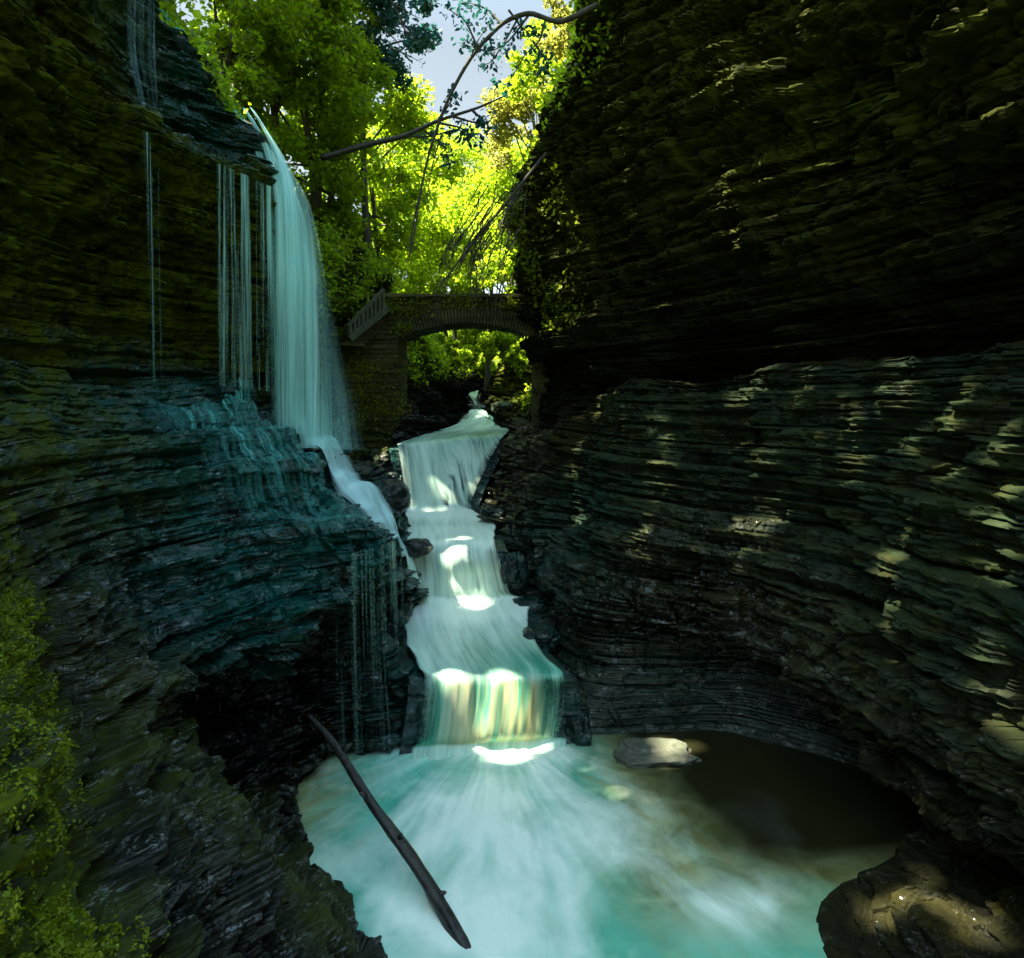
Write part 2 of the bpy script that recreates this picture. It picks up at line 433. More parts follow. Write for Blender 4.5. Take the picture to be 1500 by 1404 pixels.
# left side of the gorge --------------------------------------------------------------
# profile: 0 bed,1 water edge,2 apron,3 under the lip,4 lip,5 shelf,6 shelf back,7 wall,8 upper lip,9 ledge back,10 rim,11 behind
LS = [
    [(-0.2, 3.5, -7), (-0.4, 3.2, -6.1), (-0.7, 2.8, -5.0), (-1.15, 2.4, -3.9), (-1.6, 2.1, -2.9), (-2.1, 1.8, -1.6), (-3.2, 1.5, -0.5), (-5.5, 0.5, 1.5), (-6, 0.5, 4.5), (-6.5, 0.5, 5.5), (-7.5, 0.5, 10), (-12, 0, 12)],
    [(-0.4, 6.6, -7), (-0.7, 5.6, -6.1), (-1.1, 4.9, -5.0), (-1.7, 4.3, -3.9), (-2.25, 3.9, -2.9), (-2.75, 3.3, -1.6), (-3.9, 2.6, -0.5), (-5.5, 2.5, 1.5), (-6, 2.5, 4.5), (-6.5, 2.5, 5.5), (-7.5, 2.5, 10), (-12, 2, 12)],
    [(-0.9, 7.6, -7), (-1.45, 7.4, -6), (-1.9, 7.0, -5.2), (-2.5, 6.7, -4.3), (-3.6, 6.3, -3.0), (-4.6, 6.0, -1.6), (-6.2, 6, 0.1), (-6.75, 6, 2.0), (-6, 6, 4.8), (-6.6, 6, 5.5), (-7.2, 6, 10), (-12, 6, 12)],
    [(-2.4, 9.6, -7), (-2.9, 9.4, -6), (-3.83, 9.08, -5.2), (-5.01, 9.33, -4.2), (-4.11, 8.43, -3.25), (-5.3, 8.7, -1.6), (-6.75, 9, 0.2), (-7.15, 9, 2.0), (-6.4, 9, 5), (-6.8, 9, 6), (-7.4, 9, 10), (-12, 9, 12)],
    [(-3.0, 10.8, -7), (-3.4, 10.6, -6), (-3.83, 10.78, -5.2), (-4.26, 11.23, -4.4), (-3.36, 10.28, -3.4), (-4.8, 10.8, -1.6), (-6.7, 11.5, 0.4), (-7.3, 11.4, 2.0), (-6.3, 11, 4.8), (-7.0, 11.3, 5.5), (-7.6, 11.5, 9.5), (-12, 11, 12)],
    [(-2.8, 11.3, -7), (-2.95, 11.45, -6), (-3.23, 11.68, -5.2), (-3.46, 11.93, -4.2), (-2.76, 11.23, -2.9), (-4.4, 12.2, -1.3), (-6.2, 13.2, 0.35), (-6.85, 13.2, 1.8), (-5.75, 12.7, 4.5), (-6.6, 13.3, 5.3), (-7.3, 13.6, 8.6), (-12, 13, 11)],
    [(-1.6, 11.8, -7), (-1.75, 11.95, -6), (-2.02, 12.18, -5.2), (-2.36, 12.43, -4.2), (-2.01, 12.23, -2.55), (-3.6, 13.4, -1.25), (-5.3, 14.7, 0.05), (-5.95, 14.9, 1.5), (-4.95, 14.3, 4.2), (-5.4, 14.7, 5.3), (-5.95, 15, 6.5), (-9, 16, 10.5)],
    [(-1.95, 13.4, -7), (-2.05, 13.5, -6), (-2.33, 13.78, -5.2), (-2.56, 14.13, -4.2), (-2.26, 14.23, -3.05), (-3.5, 15, -1.6), (-4.9, 16.2, -0.5), (-5.6, 16.6, 1.5), (-5.5, 16.6, 3.5), (-5.8, 16.9, 4.8), (-6.6, 17.2, 6), (-10, 18.5, 10)],
    [(-2.4, 16.1, -7), (-2.5, 16.2, -6), (-2.5, 16.3, -5.2), (-2.55, 16.4, -4), (-2.65, 16.8, -3.05), (-3.35, 17.2, -2.05), (-4.3, 18, -1.15), (-5.8, 18.8, 1), (-6, 18.8, 2.8), (-6.4, 19, 4), (-7.5, 19.5, 5.5), (-11, 20, 9)],
    [(-3, 19.4, -7), (-3.05, 19.5, -6), (-3.1, 19.6, -4.5), (-3.2, 19.7, -3.1), (-3.55, 20, -1.9), (-3.85, 20.3, -1.35), (-5.6, 21, -1.25), (-6.3, 21.5, 0.8), (-6.0, 21.5, 3), (-6.3, 22, 4.5), (-7.5, 22, 6), (-12, 22, 10)],
    [(-3.3, 22.4, -7), (-3.4, 22.5, -6), (-3.5, 22.8, -3), (-3.6, 23, -1.8), (-3.8, 23.3, -1.25), (-4.6, 23.6, -1.15), (-6, 24, -1), (-6, 24, 1.5), (-5.3, 24.1, 3.6), (-5.0, 24.6, 4.7), (-6.2, 25, 6.3), (-11, 25, 10)],
    [(-2.6, 27, -7), (-2.7, 27, -6), (-2.75, 27.5, -2.5), (-2.8, 27.8, -1.0), (-3.0, 28, 0.3), (-3.5, 28.2, 1.7), (-4.2, 28.7, 3), (-4.8, 29, 4), (-5.3, 29, 4.8), (-6, 30, 5.5), (-8, 31, 7.5), (-14, 32, 13)],
    [(-2.2, 37, -7), (-2.3, 37.5, -6), (-2.35, 38, -2), (-2.4, 38, 0.2), (-2.6, 38, 0.9), (-3.5, 38, 2), (-6, 39, 4), (-8, 40, 5.5), (-9, 40, 6.5), (-10, 40, 7.5), (-13, 41, 10), (-20, 42, 18)],
    [(-1.4, 52, -7), (-1.5, 53, -4), (-1.5, 54, 0), (-1.5, 54, 1.5), (-1.6, 54, 2), (-3, 54, 3), (-6, 55, 5), (-9, 56, 7.5), (-11, 56, 9), (-13, 56, 11), (-17, 57, 14), (-28, 58, 24)],
]
G, tp, tl = loft(LS, 1050, 1250, wprof=[.6, 1, 1.2, 1.3, 1.2, 1.2, 1, 1, 1.1, .9, .35], wlen=[.5, 1, 1.3, 1.3, 1.3, 1.3, 1.3, 1.2, 1, 1, .8, .45, .25])
GLb, NL0 = displace_cliff(G, tp, tl, [.6, .8, .9, 1.0, 1.0, .85, .9, 1.1, 1.2, 1.0, 1.0, .6], 3, 1.0, (.22, .8), (.045, .16), big=.38, crag=[.4, .45, .5, .4, .3, .2, .1, .1, .15, .1, .1, .1])
sgn = np.sign(np.mean(NL0[..., 0]))
if sgn < 0:
    GLb, NL0 = displace_cliff(G, tp, tl, [.6, .8, .9, 1.0, 1.0, .85, .9, 1.1, 1.2, 1.0, 1.0, .6], 3, -1.0, (.22, .8), (.045, .16), big=.38, crag=[.4, .45, .5, .4, .3, .2, .1, .1, .15, .1, .1, .1])
GL, tpL, tlL, flipL = GLb, tp, tl, sgn < 0


def bell(t, a, b, c, d):
    return np.interp(t, [a, b, c, d], [0, 1, 1, 0])


TP, TL = tpL[:, None] + 0 * tlL[None, :], tlL[None, :] - 1 + 0 * tpL[:, None]
x, y, z = GL[..., 0], GL[..., 1], GL[..., 2]
wetL = np.clip(bell(TP, -1, 0, 6.1, 6.8) * bell(TL, -1, .8, 9, 10) + .75 * bell(TP, 8, 8.3, 9.6, 10.4) * bell(TL, 3, 3.6, 6, 7), 0, 1)
algL = np.clip(bell(TP, 3.2, 4.2, 6, 6.6) * bell(TL, 1.4, 3.0, 6.5, 8) * 1.0 + .75 * bell(TP, 7.6, 8.2, 9.6, 10.6) * bell(TL, 3, 3.6, 6, 7)
               + .5 * bell(TP, 0, 1, 4, 4.6) * bell(TL, 4, 5, 7, 8), 0, 1)
mossL = np.clip(.8 * bell(TP, 4.6, 5.6, 12, 13) * bell(TL, -1, 0, 2.2, 3.4) + 1.0 * bell(TP, 6.2, 6.8, 8.2, 9) * bell(TL, 3, 4, 6, 7) + .95 * bell(TP, 2.3, 3.3, 12, 13) * bell(TL, -2, -1.2, -.2, .3) + .55 * bell(TP, 5.6, 6.4, 12, 13) * bell(TL, -1, 0, 3.4, 4.2) + .35 * bell(TP, 6, 7, 8, 8.5) * bell(TL, 3, 4, 6, 6.5)
                + .9 * bell(TP, 6, 8, 12, 13) * bell(TL, 5.8, 6.5, 20, 21) + .8 * bell(TP, 4.3, 4.8, 12, 13) * bell(TL, 7.6, 8.2, 13, 14)
                + 0 * TP + .35 * bell(TP, 1, 2, 4, 5) * bell(TL, .4, .8, 1.6, 2.2), 0, 1)
UL = 750 + F * GL[..., 0] / np.maximum(GL[..., 1], .5); VL = 590 - F * GL[..., 2] / np.maximum(GL[..., 1], .5)
strip = np.clip((np.interp(VL, [560, 800, 1000, 1300, 1404], [30, 55, 95, 165, 200]) - UL) / 60, 0, 1) * (VL > 540) * (GL[..., 1] < 7.5) * (GL[..., 1] > .8)
mossL = np.clip(mossL + strip, 0, 1)
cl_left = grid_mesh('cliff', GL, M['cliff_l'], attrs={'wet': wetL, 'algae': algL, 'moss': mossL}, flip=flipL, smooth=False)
tag(cl_left, 'dark wet shale cliff with a stepped ledge behind the tall waterfall', 'cliff', kind='structure')

# right side of the gorge --------------------------------------------------------------
# 0 bed,1 water edge,2 undercut,3 lower lip,4 wall,5 bench,6 recess,7 overhang lip,8 bulge,9 rim,10 behind
RS = [
    [(2.6, 5.5, -7), (3.2, 5, -6.15), (5.6, 5, -5.4), (4.9, 4.4, -4.2), (5.0, 3.2, -2.2), (5.5, 2.8, 0.62), (6.65, 2.8, 0.74), (6.08, 2.8, 1.17), (5.5, 2.8, 5), (6.2, 2.8, 11), (12, 2, 13)],
    [(2.9, 7.4, -7), (3.5, 7.35, -5.98), (6.3, 7.6, -5.68), (5.15, 7.0, -4.3), (5.2, 6.9, -2.4), (5.7, 7.6, 0.65), (6.95, 7.8, 0.77), (6.33, 7.5, 1.2), (5.75, 7.6, 4.5), (6.4, 7.6, 11), (12, 8, 13)],
    [(3.8, 9.0, -7), (4.05, 8.35, -5.97), (6.7, 8.7, -5.76), (5.0, 9.0, -4.75), (5.0, 9.2, -2.2), (5.5, 10, 0.6), (6.75, 10.2, 0.72), (6.08, 9.9, 1.15), (5.3, 9.8, 4.5), (6, 10, 10.5), (12, 11, 13)],
    [(5.9, 10.2, -7), (6.5, 10.0, -6.1), (6.7, 10.6, -5.4), (4.45, 10.6, -4.5), (4.6, 11.2, -2), (4.9, 12, 0.55), (6.15, 12.3, 0.67), (5.47, 11.9, 1.1), (4.65, 11.7, 4.5), (5.4, 12, 10.5), (11, 13, 13)],
    [(3.6, 12.2, -7), (3.9, 12.3, -6.06), (4.6, 12.9, -5), (3.6, 12.2, -3.75), (3.8, 12.9, -1.6), (4.1, 14, 0.5), (5.45, 14.4, 0.62), (4.62, 13.8, 1.05), (3.7, 13.4, 5), (4.4, 14, 10.5), (10, 16, 13)],
    [(0.9, 12.3, -7), (1.1, 12.4, -6.06), (1.7, 13.1, -5.1), (1.2, 13.9, -4.3), (2.2, 15.2, -2.4), (2.8, 16.6, 0.4), (4.25, 17.1, 0.52), (3.28, 16.4, 0.95), (2.4, 16.2, 6), (3.2, 16.5, 11), (8, 18.5, 13)],
    [(0.2, 14.5, -7), (0.35, 14.6, -6), (0.5, 15.2, -4.9), (0.65, 16.4, -4.35), (1.4, 17.2, -2.5), (2.0, 19, 0.2), (2.6, 19.5, 0.3), (1.7, 19, 0.6), (1.2, 19, 5.5), (2.0, 19.5, 10.5), (6.5, 21, 13)],
    [(-0.1, 15.9, -7), (-0.05, 15.95, -6), (-0.05, 16.2, -4.6), (-0.3, 17.3, -3.5), (0.3, 18.2, -2.8), (1.2, 20.6, -0.6), (1.6, 21, 0.4), (1.1, 21, 1.5), (0.6, 21.3, 5), (0.65, 21.5, 7.8), (2.7, 22, 13)],
    [(-1.3, 19.8, -7), (-1.25, 19.9, -6), (-1.2, 20, -3.9), (-1.1, 20.1, -3.1), (-0.5, 21, -2.1), (0.8, 23, -0.95), (1.15, 23.5, 0.4), (0.8, 23.5, 2.4), (0.42, 23.8, 4.8), (1.0, 24, 7), (4, 25, 12)],
    [(-0.3, 24, -7), (-0.25, 24, -6), (-0.2, 24.2, -2), (-0.1, 24.6, -1.05), (0.4, 25, -0.7), (0.8, 25.5, -0.4), (0.8, 25, 1), (0.55, 24.8, 2.5), (0.55, 25, 4), (2.5, 26.5, 7), (6, 27, 11)],
    [(-1.1, 31, -7), (-1, 31, -6), (-0.95, 31, -2), (-0.9, 31, -0.6), (-0.2, 31.5, -0.3), (0.6, 32, 0.6), (1.2, 32, 1.4), (2, 32, 2.2), (3.5, 33, 4), (6, 33, 7), (12, 34, 13)],
    [(-2, 39, -7), (-1.9, 39, -6), (-1.85, 39, -2), (-1.8, 39, 0.4), (-1, 40, 1.5), (0.5, 40, 3), (2, 40, 4), (3.5, 41, 5.5), (5.5, 41, 7.5), (9, 42, 11), (18, 43, 19)],
    [(-1.5, 53, -7), (-1.4, 54, -4), (-1.4, 54, 0), (-1.4, 54, 1.5), (-0.5, 54, 2), (1.5, 54, 3.5), (4, 55, 5), (7, 56, 7.5), (9, 56, 9.5), (14, 57, 14), (26, 58, 24)],
]
G, tp, tl = loft(RS, 1050, 1250, wprof=[.6, 1, 1.2, 1.3, 1.2, 1.2, 1.1, 1, .9, .3], wlen=[1, 1.4, 1.4, 1.3, 1.3, 1.3, 1.3, 1.2, .9, .6, .35, .2])
s0 = -np.sign(np.mean(grid_normals(G)[..., 0]))
GR, NR0 = displace_cliff(G, tp, tl, [.2, .30, .50, 1.0, 1.0, .8, .5, .9, 1.25, 1.2, .6], 11, s0, (.25, 1.0), (.04, .15), big=.36, a1=.23, crag=[.03, .03, .06, .35, .28, .15, .1, .15, .3, .3, .2])
tpR, tlR, flipR = tp, tl, s0 < 0
# the low shelf at the near shore is a stair of thin beds
TP, TL = tpR[:, None] + 0 * tlR[None, :], tlR[None, :] + 0 * tpR[:, None]
xx_, yy_ = GR[..., 0], GR[..., 1]
fs = (xx_ - 3.75) * .26 + (8.3 - yy_) * .05 + .22 * fbm(xx_ * 1.1 + 3, yy_ * 1.1, 0 * xx_, 3) + .05 * fbm(xx_ * 4, yy_ * 4, 0 * xx_, 3)
fq = fs / .11
fr_ = fq - np.floor(fq)
blk = (np.floor(xx_ * 1.5 + .6 * yy_ + .3 * vnoise(xx_ * 2, yy_ * 2, 0 * xx_)) + 17 * np.floor(yy_ * 1.3 - .5 * xx_) + 91 * np.floor(fq)).astype(np.int64)
f2 = fs / .028 + 3 * h1(blk, 9)
stp = .11 * (np.floor(fq) + np.clip(fr_ * 9, 0, 1) * .8) + .022 * (np.floor(f2) - f2) + .085 * (h1(blk, 3) - .5)
shm = bell(TP, 1.0, 1.25, 2.1, 2.5) * bell(TL, -1, -.5, 2.3, 2.9)
GR[..., 0] -= shm * .10 * np.exp(-((fr_ - .16) / .09) ** 2)
GR[..., 2] = GR[..., 2] * (1 - shm) + shm * (-5.97 + np.clip(stp, -.03, 1) + .012 * fbm(xx_ * 9, yy_ * 9, 0 * xx_, 3))
TP, TL = tpR[:, None] + 0 * tlR[None, :], tlR[None, :] + 0 * tpR[:, None]
wetR = np.clip(bell(TP, -1, 0, 3.2, 4.2) * (.3 * bell(TL, -1, 0, 2.2, 3) + bell(TL, 2.2, 3, 8, 9)) + bell(TP, 0, 1, 5, 5.3) * bell(TL, 6.6, 7.3, 9, 9.6) + .12 * bell(TP, 3, 3.5, 5, 5.5) * bell(TL, -1, 0, 7, 8), 0, 1)
algR = np.clip(.7 * bell(TP, 2.6, 3.2, 4.0, 4.6) * bell(TL, 4.5, 5.2, 6.8, 7.3) + .35 * bell(TP, 3, 4, 5, 5.4) * bell(TL, -1, 0, 5, 6) + .5 * bell(TP, 0, 1, 2, 3) * bell(TL, 2.5, 3.5, 20, 21), 0, 1)
mossR = np.clip(.12 * bell(TP, 3, 4, 4.8, 5.3) + .45 * bell(TP, 7.2, 8, 8.6, 12) + .8 * bell(TP, 8.6, 9.2, 12, 13) + .8 * bell(TP, 3.3, 4.5, 12, 13) * bell(TL, 9, 9.6, 14, 15), 0, 1)
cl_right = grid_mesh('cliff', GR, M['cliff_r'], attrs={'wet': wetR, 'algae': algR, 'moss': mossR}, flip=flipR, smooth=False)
tag(cl_right, 'tall overhanging layered shale cliff in deep shade facing the waterfall', 'cliff', kind='structure')


def bvh_of(G, st=3):
    g = G[::st, ::st]
    r, c, _ = g.shape
    return BVHTree.FromPolygons(g.reshape(-1, 3).tolist(), grid_faces(r, c).tolist())


BL, BR = bvh_of(GL), bvh_of(GR)


def drop(b, x, y, z=30.0):
    h = b.ray_cast(Vector((x, y, z)), Vector((0, 0, -1)))
    return None if h[0] is None else h[0].z


# ------------------------------------------------------------------ hills, ground
def hill(sec, out, name, label):
    S_ = []
    for s in sec:
        a = np.array(s[-1])
        b = np.array(s[-2])
        S_.append([b + (a - b) * .85 + np.array([0, 0, -.25]), a + np.array([out * 6, 1, 2.0]), a + np.array([out * 22, 3, 9.0]), a + np.array([out * 60, 5, 22.0]), a + np.array([out * 240, 5, 30.])])
    S_.insert(0, [np.array(q) + np.array([0, -30, 0]) for q in S_[0]])
    S_.append([q + np.array([0, 40, 8]) for q in S_[-1]])
    G, tp, tl = loft(S_, 90, 160)
    G[..., 2] += .5 * fbm(G[..., 0] * .25, G[..., 1] * .25, 0 * G[..., 0], 4)
    o = np.ones(G.shape[:2])
    nz = np.mean(grid_normals(G)[..., 2])
    ob = grid_mesh(name, G, M['soil'], attrs={'wet': 0 * o, 'algae': 0 * o, 'moss': .8 * o}, flip=nz < 0)
    tag(ob, label, 'hillside', kind='structure')
    return G


HL = hill(LS, -1, 'hillside', 'wooded hillside rising above the waterfall')
HR = hill(RS, 1, 'hillside', 'wooded hillside rising above the shaded overhanging cliff')
gx, gy = np.meshgrid(np.linspace(-90, 90, 100), np.linspace(52, 190, 80), indexing='xy')
gz = np.clip((gy - 52) * .20, 0, 60) + .0045 * np.abs(gx + 1.5) ** 2 * np.clip((gy - 40) / 60, 0, 1) + 1.0 + .8 * fbm(gx * .1, gy * .1, gx * 0, 3)
HB = np.stack([gx, gy, gz], -1)
o1 = np.ones(gx.shape)
tag(grid_mesh('hillside', HB, M['soil'], attrs={'wet': 0 * o1, 'algae': 0 * o1, 'moss': .9 * o1}), 'far wooded valley side closing the gorge upstream', 'hillside', kind='structure')
gq = np.array([[[-900, -900, -8.5], [900, -900, -8.5]], [[-900, 900, -8.5], [900, 900, -8.5]]], float)
tag(grid_mesh('ground', gq, M['soil'], attrs={'wet': np.zeros((2, 2)), 'algae': np.zeros((2, 2)), 'moss': np.ones((2, 2))}), 'forest ground beneath and around the gorge', 'ground', kind='structure')
BH = [bvh_of(HL, 1), bvh_of(HR, 1), bvh_of(HB, 1)]


def ground_z(x, y):
    zs = [drop(b, x, y, 80) for b in BH + [BL, BR]]
    zs = [q for q in zs if q is not None]
    return max(zs) if zs else 0.0


# ------------------------------------------------------------------ water: stream and cascades
ST = [  # (left u,v,y) (right u,v,y) per station, downstream
    ((690, 572, 44), (704, 572, 44)),
    ((686, 576, 38), (702, 575, 38)),
    ((685, 579, 37), (701, 579, 37)),
    ((693, 593, 36), (702, 593, 36)),
    ((692, 599, 33.5), (703, 599, 33.5)),
    ((685, 602, 31.5), (713, 602, 31.5)),
    ((674, 617, 30), (723, 617, 30)),
    ((655, 626.5, 27.5), (735, 626, 28)),
    ((622, 636, 24.5), (742, 628, 26.5)),
    ((588, 648, 20.9), (742, 631, 24.3)),
    ((587, 655, 20.4), (735, 638, 23.3)),
    ((589, 680, 20.1), (722, 662, 22.2)),
    ((592, 715, 19.9), (704, 700, 21.0)),
    ((595, 748, 19.7), (690, 742, 20.2)),
    ((592, 757, 19.3), (700, 755, 19.4)),
    ((590, 765, 18.4), (724, 769, 18.1)),
    ((588, 780, 17.1), (722, 781, 17.1)),
    ((586, 790, 16.5), (724, 789, 16.6)),
    ((587, 806, 16.25), (730, 806, 16.3)),
    ((590, 840, 16.0), (738, 838, 16.1)),
    ((592, 874, 15.85), (748, 870, 15.95)),
    ((594, 888, 15.6), (770, 884, 15.9)),
    ((594, 903, 15.0), (772, 899, 15.3)),
    ((598, 940, 13.5), (774, 930, 13.95)),
    ((612, 974, 12.35), (802, 965, 12.65)),
    ((620, 986, 12.0), (822, 980, 12.2)),
    ((622, 1000, 11.85), (826, 994, 12.1)),
    ((618, 1040, 11.7), (828, 1032, 12.05)),
    ((612, 1085, 11.6), (828, 1075, 11.95)),
    ((608, 1098, 11.55), (828, 1086, 11.9)),
    ((604, 1125, 11.3), (828, 1112, 11.6)),
]
nS, nA, SUB = len(ST), 150, 14
ctr = []
for l, r in ST:
    a, b = P(*l), P(*r)
    w = np.linspace(-.05, 1.05, 9)[:, None]
    ctr.append(a + (b - a) * w)
ctr = np.array(ctr)
tS = np.linspace(0, nS - 1, (nS - 1) * SUB + 1)
W1 = spline_rows(ctr, np.arange(nS, dtype=float), tS)
W = spline_rows(W1.transpose(1, 0, 2), np.linspace(0, 1, 9), np.linspace(0, 1, nA)).transpose(1, 0, 2)     # (len, across, 3)
su = np.linspace(0, 1, nA)[None, :] + 0 * tS[:, None]
Lm = np.concatenate([[0], np.cumsum(np.linalg.norm(np.diff(W[:, nA // 2], axis=0), axis=1))])
sv = Lm[:, None] + 0 * su
width = np.linalg.norm(W[:, -1] - W[:, 0], axis=1)[:, None]
T = tS[:, None] + 0 * su
infall = bell(T, 2, 2.3, 2.7, 3) + bell(T, 5, 5.3, 5.7, 6) + bell(T, 9.2, 10, 12.6, 13.2) + bell(T, 16.7, 17.4, 19.6, 20.3) + bell(T, 24.7, 25.5, 27.7, 28.6)
infall = np.clip(infall, 0, 1)
acr = su * width
lump = fbm(acr * 1.5, sv * .25, T * 0, 4)
lump2 = fbm(acr * 5.0, sv * .22 + 9, T * 0, 3)
W[..., 1] -= infall * (.24 * lump + .07 * lump2 + .10)
W[..., 2] += (1 - infall) * (.05 * lump + .03 * fbm(acr * 2, sv * 1.4, T * 0, 3))
# swelling where water lands
land = bell(T, 12.6, 13.4, 14.2, 15) + bell(T, 19.8, 20.7, 21.6, 22.6)
W[..., 2] += .07 * np.clip(land, 0, 1) * (1 + lump)
# flat step half way down the middle fall, and the crest rounded
step = bell(T, 17.2, 18.0, 18.4, 19.2) * np.clip(su * 2.2 - .2, 0, 1)
W[..., 1] -= .28 * step * (.6 + .6 * fbm(acr * 1.2 + 4, T * 0, T * 0, 2))
foam = np.clip(.42 + .16 * infall + .75 * np.clip(land, 0, 1) + .45 * bell(T, 14.5, 15.5, 17, 17.4) + .2 * bell(T, 21, 22, 23, 24.3) - .35 * bell(T, 22.8, 23.8, 24.8, 25.6) * np.clip(su * 2 - .5, 0, 1)
               - .28 * bell(T, 7.6, 8.6, 9.6, 10.8) * np.clip(su * 2 - .3, 0, 1), 0, 1)
foam = np.clip(foam - .55 * bell(T, 24.9, 25.8, 28.2, 29) * (.6 + .6 * su), 0, 1)
gold = np.clip(1.0 * bell(T, 24.6, 25.6, 28.4, 29.5) * bell(su, .10, .25, .74, .92) + .35 * bell(T, 16.8, 17.4, 19.8, 20.6) * bell(su, .25, .4, 1.2, 1.3) + .35 * bell(T, 17, 17.4, 18, 18.6) * bell(su, .8, .9, 1, 1.1), 0, 1)
gap = np.clip(bell(T, 10.8, 11.4, 12.8, 13.1) * bell(su, .52, .62, .74, .84) * 1.2 + bell(T, 25.2, 25.8, 28, 28.6) * bell(su, .84, .93, 1.1, 1.2) * .8
              + .8 * bell(T, 8, 9, 10, 10.6) * bell(su, .5, .62, .75, .85) * .7, 0, 1)
# ragged crests: slide each column a little along the flow
dj = .8 * fbm(np.linspace(0, 3.2, nA) + 3.1, np.zeros(nA), np.zeros(nA), 2)[None, :] * np.clip(bell(T, 7.5, 9, 13, 14.5) + bell(T, 15, 16.5, 20, 21.5) + bell(T, 23, 24.8, 27, 28.5), 0, 1)
fi = np.clip(np.arange(len(tS))[:, None] + dj * SUB, 0, len(tS) - 1.001)
i0 = fi.astype(int); ff = (fi - i0)[..., None]; jj = np.arange(nA)[None, :] + 0 * i0
W = W[i0, jj] * (1 - ff) + W[i0 + 1, jj] * ff
for _ in range(22):                                                  # rounded lips
    W[1:-1] = .25 * W[:-2] + .5 * W[1:-1] + .25 * W[2:]
flow = np.stack([acr, sv, T * 0], -1)
edge = np.minimum(su, 1 - su) * width
alpha = np.clip(1.15 + .55 * (1 - infall) - infall * .55 * np.clip(fbm(acr * 2.6 + 5, sv * .15, T * 0, 3) + .1, 0, 1), 0, 2) * np.clip((edge - .03 + .12 * fbm(sv * 1.5, acr * 2, T * 0, 3)) / (.16 + .34 * infall), 0, 1)
alpha = alpha - 1.2 * (1 - np.clip((edge - .02) / .12, 0, 1))
bedG = W.copy(); bedG[..., 1] += .16 * infall + .02; bedG[..., 2] -= .16 - .06 * infall
bedG[..., 0] = bedG[..., 0].mean(1, keepdims=True) + (bedG[..., 0] - bedG[..., 0].mean(1, keepdims=True)) * 1.12
bedG[..., 1] -= infall * .10 * strata(bedG, 5, .9) ; o0 = np.ones(bedG.shape[:2])
tag(grid_mesh('streambed', bedG, M['boulder'], attrs={'wet': o0, 'moss': 0 * o0, 'algae': .5 * o0}, flip=True), 'dark wet rock steps under the running cascades', 'streambed', kind='structure')
cuts = [(0, 1.9, 'stream_water', None), (1.9, 3.2, 'cascade', 'narrow far white cascade beyond the bridge, uppermost of all'), (3.2, 5.0, 'stream_water', None),
        (5.0, 6.4, 'cascade', 'low fan shaped white cascade just beyond the bridge arch'), (6.4, 9.0, 'stream_water', None),
        (9.0, 13.6, 'cascade', 'slanting white cascade just downstream of the bridge, dark gap in its flow'), (13.6, 16.9, 'stream_water', None),
        (16.9, 20.6, 'cascade', 'middle white cascade spreading over a rounded step between the dark rocks'), (20.6, 24.8, 'stream_water', None),
        (24.8, 30.0, 'cascade', 'lowest cascade, gold brown thin sheet dropping into the plunge pool')]
WL = {0: 'thin stream far upstream behind the stone bridge', 3.2: 'short stream run between the two far cascades', 6.4: 'smooth stream passing under the stone arch bridge',
      13.6: 'foaming stream step between slanting and middle cascades', 20.6: 'blue white stream run above the lowest cascade'}
for a, b, nm, lab in cuts:
    i0, i1 = int(round(a * SUB)), int(round(b * SUB))
    sl = slice(i0, i1 + 1)
    ob = grid_mesh(nm, W[sl], M['stream'], attrs={'flow': flow[sl], 'foam': foam[sl], 'gold': gold[sl], 'gap': gap[sl], 'alpha': alpha[sl]}, flip=True)
    tag(ob, lab or WL[a], 'cascade' if lab else 'stream', 'cascades down the gorge' if lab else None, 'structure')

# plunge pool
px, py = np.meshgrid(np.linspace(-5, 7, 420), np.linspace(3.2, 14.0, 400), indexing='xy')
dx, dy = px + .35, 12.2 - py
th = np.arctan2(dx, dy + .4); rr = np.hypot(dx, dy)
wx = .5 * fbm(px * .7, py * .7, px * 0, 3); wy = .5 * fbm(px * .7 + 9, py * .7, px * 0, 3)
rad = fbm(th * 9 + wx, rr * .55 + wy, px * 0 + 2, 5, .6)
rad2 = fbm(th * 26 + 2 * wx, rr * .9 + wy, px * 0 + 7, 4, .6)
core = np.exp(-(((px + .30 + wx * .6) / 1.75) ** 2 + ((py - 9.9 + wy) / 2.2) ** 2) * .9)
core2 = np.exp(-(((px + .8 + wx) / 1.5) ** 2 + ((py - 7.8 + wy) / 1.2) ** 2))
foamP = np.clip(1.22 * core + .62 * core2 - .2 + .46 * rad * (.35 + core) + .22 * rad2 * (.3 + core) + .8 * fbm(px * 1.6 + 2 * wx, py * 1.0 + 2 * wy, px * 0, 5, .6), 0, 1)
swirl = np.exp(-(((px - 2.55) / .55) ** 2 + ((py - 8.1) / .45) ** 2))
foamP = np.clip(foamP + swirl * (.75 + .9 * rad2), 0, 1)
foamP = np.clip(foamP + .55 * np.exp(-((py - 11.6) / .35) ** 2) * bell(px, -1.9, -1.4, .9, 1.4) * (1 + rad), 0, 1)
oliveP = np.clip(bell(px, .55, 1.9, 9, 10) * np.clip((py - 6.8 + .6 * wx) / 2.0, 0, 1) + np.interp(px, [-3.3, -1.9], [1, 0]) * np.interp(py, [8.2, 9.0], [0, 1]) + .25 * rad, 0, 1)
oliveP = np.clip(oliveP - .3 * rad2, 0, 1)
shadeP = np.clip(np.clip((px - 1.6 - .35 * (10.5 - py) + .5 * wx) / 1.3, 0, 1) * np.clip((py - 8.3 + .4 * wy) / 1.0, 0, 1), 0, 1)  # shade under the overhanging wall, painted into the water colour
foamP = foamP * (1 - .96 * np.clip(shadeP * 1.6, 0, 1))
